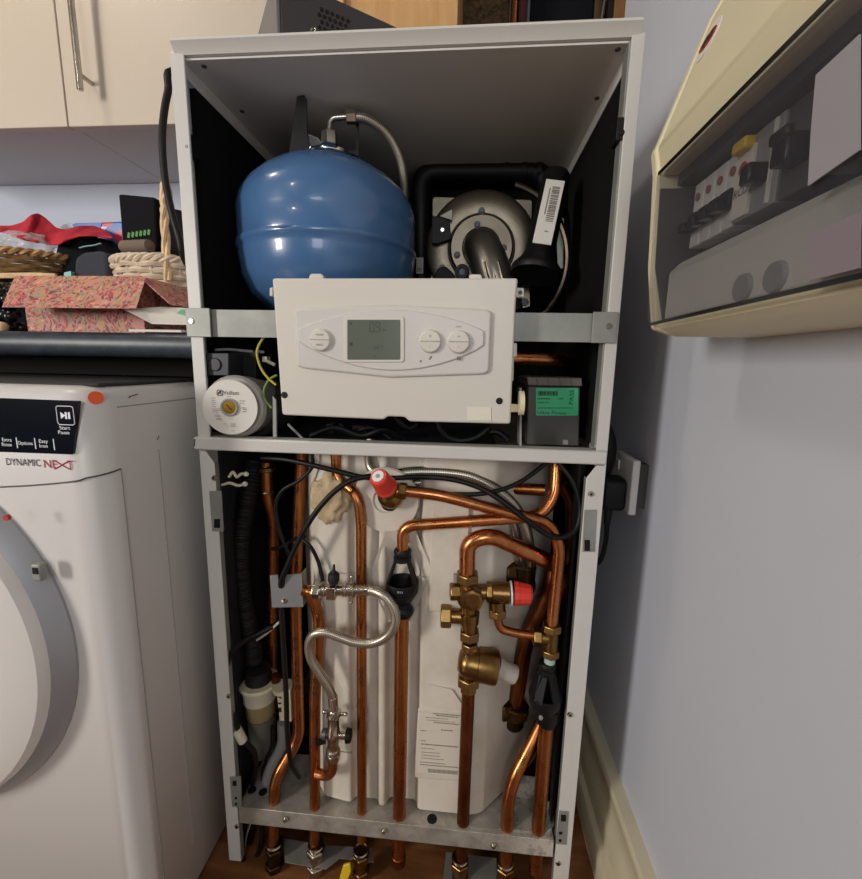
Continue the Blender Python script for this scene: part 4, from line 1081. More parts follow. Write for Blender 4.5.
gline(537.5, 550, 398.8, 1.1); gline(558, 562, 398.8, .9); gline(537.5, 549, 402.7, .9); gline(537.5, 573, 408, .8)
s_ = 538
while s_ < 556.5:
    w = random.choice((.4, .7, 1.1)); b.front([(s_, 391.2), (s_+w, 391.2), (s_+w, 395.6), (s_, 395.6)], yo-.0002, .0002); s_ += w+random.choice((.35, .6))
b.build('label_lettering', M['ink'], gl)
# copper crossing behind
tag(B().tube(fillet(PP([(470, 357, .10), (562, 360, .10), (580, 361, .25)]), .03, 6), .0098, 16).build('copper_gas_pipe', M['copper_b']), 'short bright copper pipe above the grey electronics box', 'pipe')
# cables and a copper stub under the panel
for i, (pts, r_, lab) in enumerate((
    ([(288, 424, .03), (296, 432, .03), (305, 441, .03)], .0022, 'thin pale cable dropping under control panel at its left end'),
    ([(436, 418, .05), (444, 434, .05), (458, 441, .05), (476, 438, .05), (490, 428, .05)], .0048, 'fat black cable looping down under panel at its right end'),
    ([(395, 416, .03), (402, 424, .03), (410, 428, .035), (417, 424, .04)], .004, 'black cable poking out of the panel notch'),
    ([(310, 436, .06), (335, 428, .07), (362, 436, .07), (384, 430, .07), (402, 438, .08)], .005, 'black cable wriggling along under middle of panel'),
    ([(340, 424, .10), (352, 432, .09), (372, 428, .09), (392, 440, .09)], .004, 'slim black cable crossing behind the wriggling one'),
    ([(472, 440, .06), (482, 434, .07), (497, 432, .07), (508, 440, .07)], .005, 'short black cable bridging near the grey electronics box'))):
    tag(B().tube(smooth(PP(pts), 6), r_, 8).build('panel_cable', M['grey'] if i == 0 else M['cable']), lab, 'cable', 'cables under the control panel')
for x0, y0, x1, y1, yy, lab in ((326, 424, 333, 441, .12, 'pale connector standing left under control panel'), (352, 426, 366, 433, .14, 'small pale connector lying under middle of panel')):
    tag(B().front(rr(x0, y0, x1, y1, .6), yy, .02).build('connector', M['dgrey'], bevel=.001), lab, 'connector', 'connectors under the control panel')
# ================================================================== LOWER CHAMBER
# moulded foam jacket: plan outline with grooves, carried up
fr_ = [(-.205, .17), (-.148, .052), (-.126, .028), (-.078, .021), (-.074, .032), (-.032, .032), (-.028, .021), (-.018, .021), (-.012, .038), (.034, .038), (.040, .021), (.132, .021), (.150, .027), (.232, .112), (.262, .150), (.268, .21), (.268, .50), (-.205, .50)]
def ringE(z, k=0): return [Vector((x, y+(k if y < .1 else 0), z)) for x, y in rpoly(fr_, .006, 3)]
t = thing('insulation_jacket', 'white moulded foam tank jacket behind the copper pipes', 'insulation', (.03, .26, .146))
b = B(); b.loft([ringE(.146, .004), ringE(.150), ringE(.30), ringE(.50), ringE(.60), ringE(.70, .004), ringE(.775, .012)])
jk_ = b.build('jacket_body', M['eps'], t, sharp=30)
# seams, pads and raised panels
seam_mat = mat('foam_seam_line', 'a99f90', .9)  # moulding seams, drawn in a slightly darker beige
for py in (574, 753):
    B().tube([P(330, py-2, .0212), P(352, py, .0212)], .0009, 5).build('jacket_seam', seam_mat, t)
    B().tube([P(412, py+2, .0212), P(452, py+4, .0212)], .0009, 5).build('jacket_seam', seam_mat, t)
# funnel recess behind the tundish: a raised faceted surround
b = B()
o1 = [(386, 531), (416, 531), (432, 570), (417, 608), (408, 622), (388, 622), (374, 590), (372, 568)]
i1 = [(396, 548), (407, 548), (414, 571), (408, 600), (404, 612), (396, 612), (390, 592), (388, 570)]
b.loft([[P(a, c_, .0190) for a, c_ in o1], [P(a, c_, .036) for a, c_ in i1]], cap=False)
o2 = [P(a, c_, .0190) for a, c_ in o1]; 
b.loft([[P(a, c_, .025) for a, c_ in o1], o2], cap=False)
b.build('funnel_recess', M['eps'], t)
b = B(); b.front(rpoly([(418, 708), (468, 712), (468, 782), (414, 778)], 3), .0200, .004)
pd = b.build('label_pad', M['eps'], t, bevel=.002)
b = B(); b.prism([P(424, 683, .021), P(452, 690, .017), P(468, 713, .018), P(424, 703, .021), ], (0, .006, 0)); b.build('foam_ledge', M['eps'], t)
b = B(); b.front([(432, 500), (470, 503), (466, 612), (428, 612)], .0185, .006); b.build('raised_panel', M['eps'], t, bevel=.002)
lb = B().front([(419.5, 711), (463, 715), (463, 778), (417.5, 772)], .0194, .0008).build('rating_label', mat('aged_paper', 'd0c8b8', .7), t)
b = B(); random.seed(12)
def pline(x0, x1, y, h=.7, sl=.085):
    s_ = x0
    while s_ < x1:
        w = random.uniform(.6, 2.2); w = min(w, x1-s_)
        b.front([(s_, y+sl*(s_-x0)-h/2), (s_+w, y+sl*(s_+w-x0)-h/2), (s_+w, y+sl*(s_+w-x0)+h/2), (s_, y+sl*(s_-x0)+h/2)], .0190, .0003); s_ += w+.4
for x0, x1, y, h in ((433, 460, 713.5, .9), (436, 458, 715.6, .9), (426, 448, 717.5, .5), (427, 455, 720, .4), (434, 459, 722.5, .9), (441, 453, 730, .9), (421, 426, 730.5, .7), (421, 426, 740.5, .7), (421, 458, 744, 1.0), (420, 434, 748, .4), (421, 440, 752, .5), (421, 440, 755, .5), (421, 444, 758, .5), (420, 445, 762, .6), (420, 458, 764.5, .8)): pline(x0, x1, y, h)
for s_ in range(24): b.front([(428+s_*1.25, 768.8+s_*.1), (428.7+s_*1.25, 768.8+s_*.1), (428.7+s_*1.25, 772.4+s_*.1), (428+s_*1.25, 772.4+s_*.1)], .0190, .0003)
b.build('label_print', M['ink_grey'], lb)
# expanding-foam blob at the top left
b = B(); b.ball((0, 0, 0), 1, n=40, m=24); c0 = P(331, 498, .026)
for v in b.bm.verts:
    v.co *= 1+noise.noise(v.co*2.2)*.35+noise.noise(v.co*7)*.12
    v.co = Vector((v.co.x*.030, v.co.y*.012, v.co.z*.038))+c0
b.build('foam_patch', M['foam'], t, sharp=80)
c_ = P(386, 500, .025); B().lathe([(1e-4, 0), (.052, 0), (.050, .004), (.020, .004), (.018, .001), (1e-4, .001)], c_, (0, -1, 0), 36).build('round_boss', M['eps'], t)
c_ = P(389, 503, .0195); B().cyl(c_, c_+Vector((0, .004, 0)), .013, None, 24).build('boss_hole', M['black'], t)

# ---------- helpers for plumbing
def pipe(name, seq, r, rf, mt, label, cat='pipe', parts=True):
    return tag(B().tube(fillet(PP(seq), rf, 8), r, 20).build(name, mt), label, cat)
def writing(o, chars, seq, size, depth, name='pen_writing'):
    b = B()
    for ch, (px, py) in zip(chars, seq):
        b.text(ch, P(px, py, depth), (1, 0, 0), (0, 0, 1), size, off=.0002)
    b.build(name, M['ink'], o)
YP = .0125
# a far-left pipe
t = thing('return_pipe', 'tarnished copper pipe with swaged joint beside the corrugated hose', 'pipe', P(272, 720, .13))
B().tube(fillet(PP([(266, 462, .09), (267, 497, .09), (274, 518, .10), (272, 640, .115), (272, 740, .12)]), .02, 6), .0100, 18).build('pipe_run', M['copper'], t)
p = P(266, 466, .09); B().lathe([(.0135, 0), (.0155, .002), (.0155, .008), (.012, .010)], p, (0, 0, -1), 20).build('top_collar', M['brass'], t)
p = P(267, 492, .09); B().torus(p, (0, 0, 1), .0108, .0016, 20, 6).build('solder_ring', M['nickel'], t)
# b heating flow
o = pipe('heating_flow_pipe', [(302, 440, .09), (298.5, 520, .075), (295.5, 590, .065), (297, 660, .06), (299, 738, .052), (275, 779, .016), (274, 830, YP), (273, 850, YP)], .0098, .022, M['copper'], 'copper pipe with CH FLOW written on it in black pen')
writing(o, 'CHFLOW', [(295.0, 640.2), (295.2, 649), (296.0, 664.5), (296.4, 671), (296.8, 679), (297.4, 688)], .0150, .0478)
# c pipe from the filling valve
o = pipe('hot_water_pipe', [(303, 590.5, .004), (309, 591, .004), (318.5, 612, YP), (319, 632, YP), (315, 700, YP), (314.8, 848, YP)], .0092, .016, M['copper'], 'copper pipe with DHW pen marks bending up to upper filling valve')
writing(o, 'DHW', [(315.5, 681.5), (315.6, 688), (315.8, 695)], .0125, YP-.0096)
# d
o = pipe('gas_pipe', [(335, 440, .035), (337, 479, .033), (358, 494, .014), (361.2, 520, YP), (362, 840, YP)], .0082, .022, M['copper'], 'copper pipe with GAS pen marks and swan bend near foam blob')
writing(o, 'GAS', [(361.2, 671), (361.4, 677.5), (361.6, 685)], .0125, YP-.0086)
# e
pipe('discharge_pipe', [(402, 606, YP), (399, 836, YP), (398.5, 855, YP)], .0112, 0, M['copper'], 'wide copper discharge pipe below tundish in centre')
p = P(398.5, 858, YP); tag(B().lathe([(.0118, 0), (.0128, .001), (.0128, .018), (.0118, .019)], p-Vector((0, 0, .010)), (0, 0, 1), 24).build('copper_coupling', M['copper_d']), 'copper coupling below the tray on central discharge pipe', 'fitting')
# f
pipe('cold_feed_pipe', [(468.5, 688, YP), (462.5, 832, YP), (461, 862, YP)], .0104, 0, M['copper_d'], 'dark copper feed pipe below brass pressure valve')
# g
o = pipe('bent_copper_pipe', [(556, 690, .075), (536, 735, .042), (513, 779, .016), (508, 800, YP), (506.5, 836, YP), (505, 866, YP)], .0110, .022, M['copper'], 'bent copper pipe slanting behind the right discharge pipe')
writing(o, 'OL.', [(522, 758), (517, 771), (514.8, 776)], .010, .002)
# h
pipe('drain_pipe', [(547, 718, YP), (537.5, 838, YP), (535, 870, YP)], .0113, 0, M['copper'], 'copper discharge pipe below right hand tundish')
# i from red valve to tee
pipe('relief_pipe', [(404, 491, .004), (440, 495, .002), (500, 511, .006), (549, 522, YP), (560, 545, YP), (551.5, 630, YP)], .0086, .026, M['copper_b'], 'bright copper pipe from red capped valve to brass tee')
# j
pipe('tundish_pipe', [(403, 553, YP), (402, 526, YP), (460, 522, YP), (540, 516, .026), (555, 497, .034), (557, 459, .05)], .0088, .022, M['copper_b'], 'bright copper pipe rising from central tundish then running right')
# k
pipe('arched_pipe', [(467, 578, YP), (467.5, 542, YP), (490, 535, YP), (548, 561, .034), (566, 572, .06), (560, 600, .085)], .0122, .028, M['copper_b'], 'fat copper arch rising from brass valve group towards the right')
# l
pipe('small_relief_pipe', [(497.5, 618, YP), (500, 629, YP), (515, 633, YP), (538, 636, YP)], .0066, .016, M['copper_b'], 'small copper pipe curving from relief valve outlet to tee')
# m background + dark elbow
pipe('coil_pipe', [(556, 566, .075), (549, 592, .070), (525, 642, .072), (514, 712, .075)], .0135, .03, M['copper_d'], 'fat tarnished copper pipe slanting down behind the brass tee')
t = thing('dark_elbow', 'dark tarnished brass elbow at foot of the slanting tarnished pipe', 'elbow', P(515, 728, .075))
c_ = P(515, 712, .075); b = B(); b.hexnut(c_+Vector((0, 0, .006)), (0, 0, 1), .024, .022, 0, 8); b.cyl(c_+Vector((0, 0, .006)), c_+Vector((0, 0, -.024)), .017, .015, 20); b.ball(c_+Vector((0, .004, -.022)), .018); b.build('elbow_body', M['brass_dark'], t)
p = P(504, 708, .072); B().hexnut(p, (1, .4, 0), .020, .018, 0, 8).build('elbow_nut', M['brass_dark'], t)
c_ = P(505, 722, .085); B().torus(c_, (.6, -.8, 0), .036, .008, 32, 8).build('tank_socket_ring', M['eps'], t)
# n
pipe('cross_pipe', [(493, 487.5, .075), (545, 490, .06)], .0095, 0, M['copper'], 'short horizontal copper pipe running behind the braided hoses')
pipe('rear_riser', [(562, 485, .11), (572, 500, .11), (570, 600, .11)], .0105, .02, M['copper_d'], 'dark copper riser in shadow at right of the chamber')
pipe('valve_drop_pipe', [(403, 440, .09), (403, 462, .08)], .0095, 0, M['copper_d'], 'short dark copper stub behind top rail right of red valve')

# ---------- valves
UP = Vector((0, 0, 1))
def fit_nut(b, px, py, y, ax, r, h): b.hexnut(P(px, py, y), ax, r, h)
# relief valve at the top with red cap facing us
t = thing('safety_valve', 'brass safety valve whose red cap with grey centre faces the viewer', 'valve', P(390, 503, .02))
b = B(); c_ = P(390, 492, .004)
b.ball(c_+Vector((0, .004, -.006)), .0200, 1, .8, 1.05); b.cyl(c_, P(399, 491, .005), .0125, None, 20); b.cyl(c_+Vector((0, .008, -.006)), c_+Vector((0, .03, -.014)), .014, None, 18); b.build('valve_body', M['brass'], t)
b = B(); fit_nut(b, 402.5, 491, .004, (1, 0, -.05), .0125, .012); b.build('outlet_nut', M['brass'], t)
c0, c1 = P(386.5, 487.5, -.010), P(378.2, 476.5, -.034)
b = B(); b.lathe([(.0165, 0), (.0170, .003), (.0155, .006), (.0135, (c1-c0).length-.003), (.0115, (c1-c0).length), (1e-4, (c1-c0).length)], c0, c1-c0, 14); b.build('red_cap', M['red'], t, sharp=20)
b = B(); b.cyl(c1, c1+(c1-c0).normalized()*.0015, .0085, None, 20); b.build('cap_centre', M['white'], t)
b = B(); b.cyl(c1+(c1-c0).normalized()*.0012, c1+(c1-c0).normalized()*.0022, .0032, None, 12); b.build('cap_screw', M['galv'], t)
b = B(); b.cyl(c_, c0+(c0-c1).normalized()*.002, .0135, .0135, 18); b.build('bonnet', M['brass'], t)
# inlet group
t = thing('inlet_valve_group', 'brass multi valve with blank caps and red relief knob', 'valve', P(470, 640, YP))
b = B()
b.cyl(P(467.3, 578, YP), P(469.5, 632, YP), .0128, .0125, 22)
b.ball(P(469.5, 596, YP), .0205, 1, .9, 1.1)
b.cyl(P(470, 592, YP), P(488, 592, YP), .0125, .0110, 18)
b.cyl(P(470, 617, YP), P(447, 615.5, YP), .0115, .0115, 18)
b.cyl(P(469, 622, YP), P(469, 612, YP), .0155, .0165, 18)
b.build('valve_body', M['brass'], t)
def nutpart(px, py, ax, r, h, nm='union_nut', y=YP, mt='brass'):
    b = B(); b.hexnut(P(px, py, y), ax, r, h); b.build(nm, M[mt], t, bevel=.0008)
nutpart(467.3, 577, UP, .0185, .016)
nutpart(455, 591.5, (1, .15, 0), .0135, .016, 'blank_cap')
nutpart(446, 615.5, (1, .05, 0), .0185, .017, 'blank_cap')
b = B(); b.lathe([(1e-4, -.02), (.0175, -.02), (.0182, 0), (.0165, .004), (.0125, .005), (.0118, .003), (1e-4, .003)], P(472, 600, -.006), (0, -1, .05), 8); b.build('front_cap', M['brass'], t, sharp=20)
B().front(rr(453.5, 575, 459, 583, .5), .012, .008).build('service_tab', M['grey'], t)
nutpart(469.5, 634.5, UP, .0165, .016)
b = B(); b.cyl(P(492, 592, YP), P(509.5, 593, YP), .0155, .0165, 24, .001); b.build('relief_body', M['brass'], t)
nutpart(489.5, 592, (1, 0, 0), .0155, .010)
b = B(); b.torus(P(502, 600, -.004), (0, 1, 0), .004, .0009, 18, 6); b.build('cast_mark', M['brass'], t)
p0, p1 = P(510.3, 593, YP), P(512, 593, YP); B().cyl(p0, p1, .0180, None, 28).build('white_ring', M['white'], t); 
p0, p1 = P(512, 593, YP), P(513.2, 593, YP); B().cyl(p0, p1, .0182, None, 28).build('black_ring', M['black'], t)
p0, p1 = P(513.3, 593, YP), P(531.5, 594.5, YP); L_ = (p1-p0).length
b = B(); b.lathe([(.0180, 0), (.0180, .007), (.0172, .008), (.0150, L_-.003), (.0125, L_), (1e-4, L_)], p0, p1-p0, 12); b.build('relief_knob', M['red'], t, sharp=18)
b = B(); b.cyl(P(496.5, 600, YP), P(497.4, 611, YP), .0130, .0125, 18); b.build('outlet_body', M['brass'], t)
nutpart(497.4, 612.5, UP, .0145, .014)
# pressure reducing valve
t = thing('pressure_reducing_valve', 'brass pressure reducing valve with pale grey knob', 'valve', P(468, 694, YP))
p0, p1 = P(458, 660, YP), P(497.5, 667.5, YP); L_ = (p1-p0).length
b = B(); b.lathe([(1e-4, 0), (.014, .001), (.021, .006), (.0238, .014), (.0242, .030), (.0262, .031), (.0270, L_-.006), (.0255, L_-.001), (.022, L_), (1e-4, L_)], p0, p1-p0, 32); b.cyl(P(469.5, 645, YP), P(468.5, 684, YP), .0125, None, 18); b.build('valve_body', M['brass'], t)
b = B(); b.torus(P(480.8, 672, -.0105), (.1, 1, .1), .004, .001, 18, 6); b.build('cast_mark', M['brass'], t)
nutpart(469.6, 645.5, UP, .0140, .012, 'inlet_nut')
nutpart(468.5, 680, UP, .0190, .016, 'outlet_nut')
nutpart(468.3, 688, UP, .0140, .011, 'olive_nut')
p2 = P(498.5, 667.7, YP); p3 = P(517, 675.5, YP); L_ = (p3-p2).length
b = B(); b.lathe([(.0165, 0), (.0165, .006), (.0150, .008), (.0146, L_-.003), (.0130, L_), (1e-4, L_)], p2-(p1-p0).normalized()*.002, p3-p2, 28); b.build('adjuster_knob', mat('pale_grey_knob', 'b6b0a4', .5), t)
# tee
t = thing('brass_tee', 'brass compression tee above the right hand tundish', 'tee', P(549, 657, YP))
b = B(); b.cyl(P(552, 624, YP), P(550.3, 656, YP), .0105, None, 18); b.cyl(P(550.5, 638, YP), P(536, 637, YP), .0100, None, 18); b.build('tee_body', M['brass'], t)
nutpart(551.7, 627.5, UP, .0150, .013); nutpart(550.4, 652.5, UP, .0140, .012); nutpart(537, 636.8, (1, 0, 0), .0145, .013)
B().cyl(P(550, 656, YP), P(549.5, 664, YP), .0085, None, 16).build('green_tail', mat('verdigris', 'a8c4b4', .6), t)
# tundishes
def tundish(cx, yt, k, label, clear):
    t = thing('tundish', label, 'tundish', P(cx, yt+60*k, YP), 'black tundish funnels')
    def q(dx, dy): return P(cx+dx, yt+dy*k, YP)
    s = q(0, 0); z0 = s.z; mm = .00155*k
    ax_ = Vector((s.x, s.y, 0))
    Z = lambda dy: P(cx, yt+dy*k, YP).z
    b = B(); b.lathe([(.0100*k**.5, Z(13)), (.0138, Z(12)), (.0138, Z(8)), (.0118, Z(7)), (.0128, Z(6)), (.0135, Z(2)), (.012, Z(0)), (.0095, Z(0))], ax_, UP, 24); b.build('inlet_collar', M['black'], t)
    b = B()
    for a_ in (-1, 1):
        for d_ in ((-.35, .35) if clear else (-.95, -.35, .35, .95)):
            p0 = Vector((s.x+a_*.0105*math.cos(d_), YP+.0105*math.sin(d_), Z(12))); p1 = Vector((s.x+a_*.0235*math.cos(d_), YP+.0235*math.sin(d_), Z(36)))
            u_ = (p1-p0)/2; w_ = Vector((-a_*math.sin(d_), math.cos(d_), 0))
            b.obox((p0+p1)/2, u_, w_*(.0035 if clear else .0065), u_.cross(w_).normalized()*.0016)
    b.build('frame_leg', M['black'], t)
    b = B(); b.lathe([(.0215, Z(38)), (.0225, Z(34.5)), (.0245, Z(34)), (.0252, Z(36)), (.0245, Z(45)), (.0235, Z(46)), (.0175, Z(53)), (.0130, Z(57)), (.0100, Z(58)), (.0100, Z(56)), (.0125, Z(53)), (.0205, Z(45))], ax_, UP, 36, ring=True); b.build('cup', M['black'], t)
    b = B(); b.lathe([(.0125, Z(56)), (.0132, Z(60)), (.0132, Z(64)), (.011, Z(67)), (.0095, Z(67))], ax_, UP, 24); b.build('outlet_collar', M['black'], t)
    return t
t = tundish(402.5, 549, .93, 'black tundish funnel under bright copper elbow in centre', True)
B().ball(P(404, 611, YP-.002), .0150, 1, 1, .85).build('outlet_ball', M['black'], t)
p = P(401, 592.5, YP-.0252); b = B(); b.text('UP', p, (1, 0, 0), (0, 0, 1), .0045, off=.0006); 
b.bm.clear()
b.box(p.x-.0055, p.x-.0030, p.y-.0002, p.y+.0010, p.z-.0016, p.z+.0016); b.box(p.x-.0018, p.x-.0004, p.y-.0004, p.y+.001, p.z-.0016, p.z+.0016); b.box(p.x+.0012, p.x+.0024, p.y-.0004, p.y+.001, p.z-.0016, p.z+.0016); b.build('cup_mark', M['grey'], t)
t = tundish(547.5, 662, .90, 'black tundish funnel under the brass tee at right', False)
B().lathe([(.0155, P(547, 712, YP).z), (.0165, P(547, 708, YP).z), (.0165, P(547, 720, YP).z), (.013, P(547, 724, YP).z)], (P(547, 716, YP).x, YP, 0), UP, 24).build('lower_socket', M['black'], t)
p = P(541, 717.5, YP-.017); B().ball(p, .0035, 1, .6, 1.4, 10, 8).build('drip_mark', M['grey'], t)

# ---------- filling loop
YF = -.006
t = thing('filling_valve', 'nickel isolating valve with black cap at top of filling loop', 'valve', P(340, 600, YF))
b = B()
b.cyl(P(320, 590.5, YF), P(365, 590, YF), .0080, None, 20); b.cyl(P(323, 590.5, YF), P(326, 590.5, YF), .0095, None, 20); b.cyl(P(343, 590, YF), P(347, 590, YF), .0102, None, 20); b.cyl(P(349, 590, YF), P(354.5, 590, YF), .0112, None, 20)
b.box(P(328, 592, YF).x, P(337, 592, YF).x, YF-.0105, YF+.009, P(330, 596.5, YF).z, P(330, 584.5, YF).z)
b.build('valve_body', M['nickel'], t, bevel=.0008)
B().hexnut(P(317, 590.3, YF), (1, 0, 0), .0132, .0125).build('union_nut', M['nickel'], t, bevel=.0008)
b = B(); b.cyl(P(350.5, 597, YF), P(351, 602, YF), .0026, None, 10); b.cyl(P(351, 583, YF), P(351.5, 577, YF), .0030, None, 10); b.ball(P(351.5, 576.5, YF), .0034, n=10, m=6); b.ball(P(351, 602.5, YF), .0030, n=10, m=6); b.build('wing', M['nickel'], t)
b = B(); p = P(333.5, 583, YF); b.lathe([(.0068, 0), (.0068, .003), (.0088, .004), (.0088, .014), (.0065, .017), (.004, .018), (.0022, .022), (.0016, .030), (1e-4, .031)], p, (.05, 0, 1), 18); b.build('tap_cap', M['rubber'], t)
b = B(); c_ = P(331.5, 593.3, YF-.0108); b.prism([c_+Vector((x, 0, z)) for x, z in ((-.004, -.002), (.004, -.002), (0, .004))], (0, -.0004, 0)); b.build('flow_arrow', M['dark_steel'], t)
t = thing('filling_hose', 'S shaped braided steel filling hose between two nickel valves', 'hose', P(333, 706, YF))
pts = smooth(PP([(367, 590.2, YF), (375, 591, YF-.002), (386, 597, YF-.008), (394, 609, YF-.012), (395, 623, YF-.014), (387, 636, YF-.014), (372, 643, YF-.014), (355, 642, YF-.013), (340, 637, YF-.011), (326, 632.5, YF-.009), (314.5, 634, YF-.008), (309, 643, YF-.007), (310.5, 657, YF-.006), (318, 671, YF-.005), (328, 686, YF-.003), (333.3, 698, YF)]), 8)
B().tube(pts, .0072, 16).build('braided_sleeve', M['braid'], t)
b = B(); b.cyl(P(355.5, 590, YF), P(369, 590.2, YF), .0074, .0082, 20, .0008); b.build('ferrule', M['chrome'], t)
b = B(); b.cyl(P(333, 696, YF), P(333.6, 711, YF), .0080, .0072, 20, .0008); b.build('ferrule', M['chrome'], t)
t = thing('drain_valve', 'nickel isolating valve with black lever at foot of filling loop', 'valve', P(333, 772, YF))
b = B(); ax_ = (P(332.5, 770, YF)-P(334, 711, YF)); p0 = P(334, 711, YF); L_ = ax_.length
b.lathe([(.0085, 0), (.0112, .001), (.0116, .007), (.0100, .009), (.0092, .012), (.0092, .034), (.0105, .036), (.0105, .050), (.0092, .052), (.0088, .070), (.0112, .072), (.0118, .078)], p0, ax_, 22); b.build('valve_body', M['nickel'], t)
nz = p0+ax_.normalized()*.084; b = B(); b.hexnut(nz, ax_, .0128, .014); b.build('union_nut', M['nickel'], t, bevel=.0008)
b = B(); b.cyl(P(334, 713, YF), P(325, 711.5, YF), .0030, None, 10); b.cyl(P(334, 713, YF), P(345, 714, YF), .0030, None, 10); b.ball(P(324.5, 711.5, YF), .0036, n=10, m=6); b.ball(P(345.5, 714, YF), .0036, n=10, m=6); b.build('wing', M['nickel'], t)
b = B(); b.cyl(P(333, 735, YF), P(347, 735.5, YF), .0058, .0064, 18); b.cyl(P(333, 735, YF), P(327, 734, YF), .0052, None, 16); b.build('side_boss', M['nickel'], t)
p0, p1 = P(346.3, 735.5, YF), P(351, 735.8, YF); B().cyl(p0, p1, .0115, .0105, 20, .001).build('black_knob', M['black'], t)
p0, p1 = P(327, 734, YF), P(322, 733.5, YF); B().cyl(p0, p1, .0088, .0080, 16, .001).build('end_cap', M['dark_steel'], t)
B().front([(315, 741), (325, 738), (325.5, 744), (316, 747)], .0005, .003).build('lever_tail', M['black'], t)
p = fillet([nz+Vector((0, 0, -.004)), P(332.5, 772, YF), P(327, 775.5, 0), P(317, 773.5, .006)], .012, 8)
B().tube(p, .0082, 18).build('copper_elbow', M['copper_b'], t)
# bracket plate
t = thing('notched_bracket', 'square grey steel plate with notch and screw by filling valve', 'bracket', P(287, 608, .0))
fx = [(269.8, 575.5), (277.5, 575), (278.8, 587), (281.5, 589), (284.5, 587), (285.5, 575), (300.5, 574), (302, 607), (272, 607.5)]
b = B(); b.front(fx, -.004, .0018); b.build('plate', mat('grey_zinc', '8e9294', .45, .5, var=.06), t)
b = B(); b.prism([P(300.5, 574, -.004), P(302, 607, -.004), P(302, 607, -.004)+Vector((0, .02, 0)), P(300.5, 574, -.004)+Vector((0, .02, 0))], (.0015, 0, 0)); b.build('side_fold', M['galv'], t)
p = P(284.5, 600.5, -.0042); B().lathe([(.0046, 0), (.0042, .0018), (1e-4, .0026)], p, (0, -1, 0), 16).build('screw', M['chrome'], t)

# ---------- cables and hoses
def cable(seq, r, label, cat='cable', name='black_cable', mt='cable', n=7):
    return tag(B().tube(smooth(PP(seq), n), r, 10).build(name, M[mt]), label, cat, 'cables in the lower part of the boiler')
cable([(262, 458, .03), (285, 459.5, .02), (312, 465, .012), (340, 472, .010), (362, 477, .012), (390, 478, .020), (420, 477, .020), (450, 479, .012), (478, 487, .004), (502, 501, -.004), (525, 519, -.008), (548, 535, -.004), (562, 537, .004), (576, 528, .012), (580, 508, .018), (574, 484, .022), (560, 464, .03), (552, 455, .04)], .0040, 'long black cable looping across under the rail and round at right')
cable([(371, 476, .006), (352, 480, -.004), (334, 492, -.010), (316, 512, -.014), (300, 538, -.014), (289, 562, -.012), (281.5, 580, -.008), (281, 590, .004), (281, 606, .010), (283, 640, .006), (286, 690, .004), (287.5, 735, .006), (291, 762, .012), (299, 777, .03)], .0042, 'thick black cable curving down through the notched grey plate', n=8)
cable([(312, 452, .03), (312, 467, .03), (300, 480, .03), (283, 490, .03), (275.5, 505, .03), (278, 525, .03), (285, 545, .03), (292, 562, .035)], .0030, 'thin black cable hanging in a bow across heating flow pipe')
cable([(272, 549, .05), (284, 546, .045), (292, 540, .038), (300, 539, .020), (310, 546, .014), (318, 561, .014), (323, 581, .010)], .0030, 'thin black cable arching behind the flow pipe down to filling valve')
cable([(552, 457, .035), (540, 468, .030), (520, 482, .02), (500, 490, .012), (478, 494, .008), (450, 494, .012), (430, 492, .03)], .0034, 'black cable running from upper right corner to the braided hoses')
t = cable([(277, 624, .03), (262, 632, .02), (243, 642, .012), (230, 656, .008), (227, 678, .006), (229, 702, .008), (236, 724, .010), (244, 741, .014), (254, 752, .02), (256, 768, .03), (252, 786, .04)], .0044, 'black cable with white tape tag hanging at the left post')
b = B(); p0, p1 = P(236.5, 729, .0105), P(243, 741, .0135); b.cyl(p0, p1, .0078, .0078, 14); b.build('tape_tag', M['nylon'], t)
cable([(272, 726, .05), (272, 745, .05), (266, 760, .05), (262, 778, .05), (263, 792, .055)], .0030, 'thin black cable dropping into the tray beside trap')
# corrugated hose
def corr(L, i): return .0150+.0011*math.sin(L/.0052*2*PI)
pts = resample(smooth(PP([(255, 462, .11), (252, 482, .095), (247, 505, .085), (242, 535, .08), (241, 570, .08), (245, 605, .08), (252, 640, .08), (255, 662, .075)]), 10), .0011)
tag(B().tube(pts, .015, 20, rf=corr).build('corrugated_hose', M['rubber'], sharp=60), 'ribbed black corrugated condensate hose at the left', 'hose')
# white ties
for nm, seq, lab in (('cable_tie', [(229, 477, .02), (233, 472, .018), (237, 477, .018), (241, 474, .016), (246, 474, .014)], 'upper white cable tie on left post'), ('cable_tie', [(222, 485, .02), (230, 483, .016), (238, 485.5, .014), (245, 484, .012)], 'lower white cable tie on left post')):
    t = tag(B().tube(smooth(PP(seq), 5), .0022, 7).build(nm, M['nylon']), lab, 'cable tie', 'white cable ties')
    b = B(); e_ = P(seq[-1][0], seq[-1][1], seq[-1][2]); b.ball(e_, .0045, 1, .8, .9, 10, 7); b.build('tie_head', M['nylon'], t)
tag(B().tube(smooth(PP([(257, 640, .05), (266, 634, .035), (274, 627, .025), (279, 622, .02)]), 4), .0020, 7).build('cable_tie', M['nylon']), 'pale cable tie tail pointing up beside the condensate hose', 'cable tie')
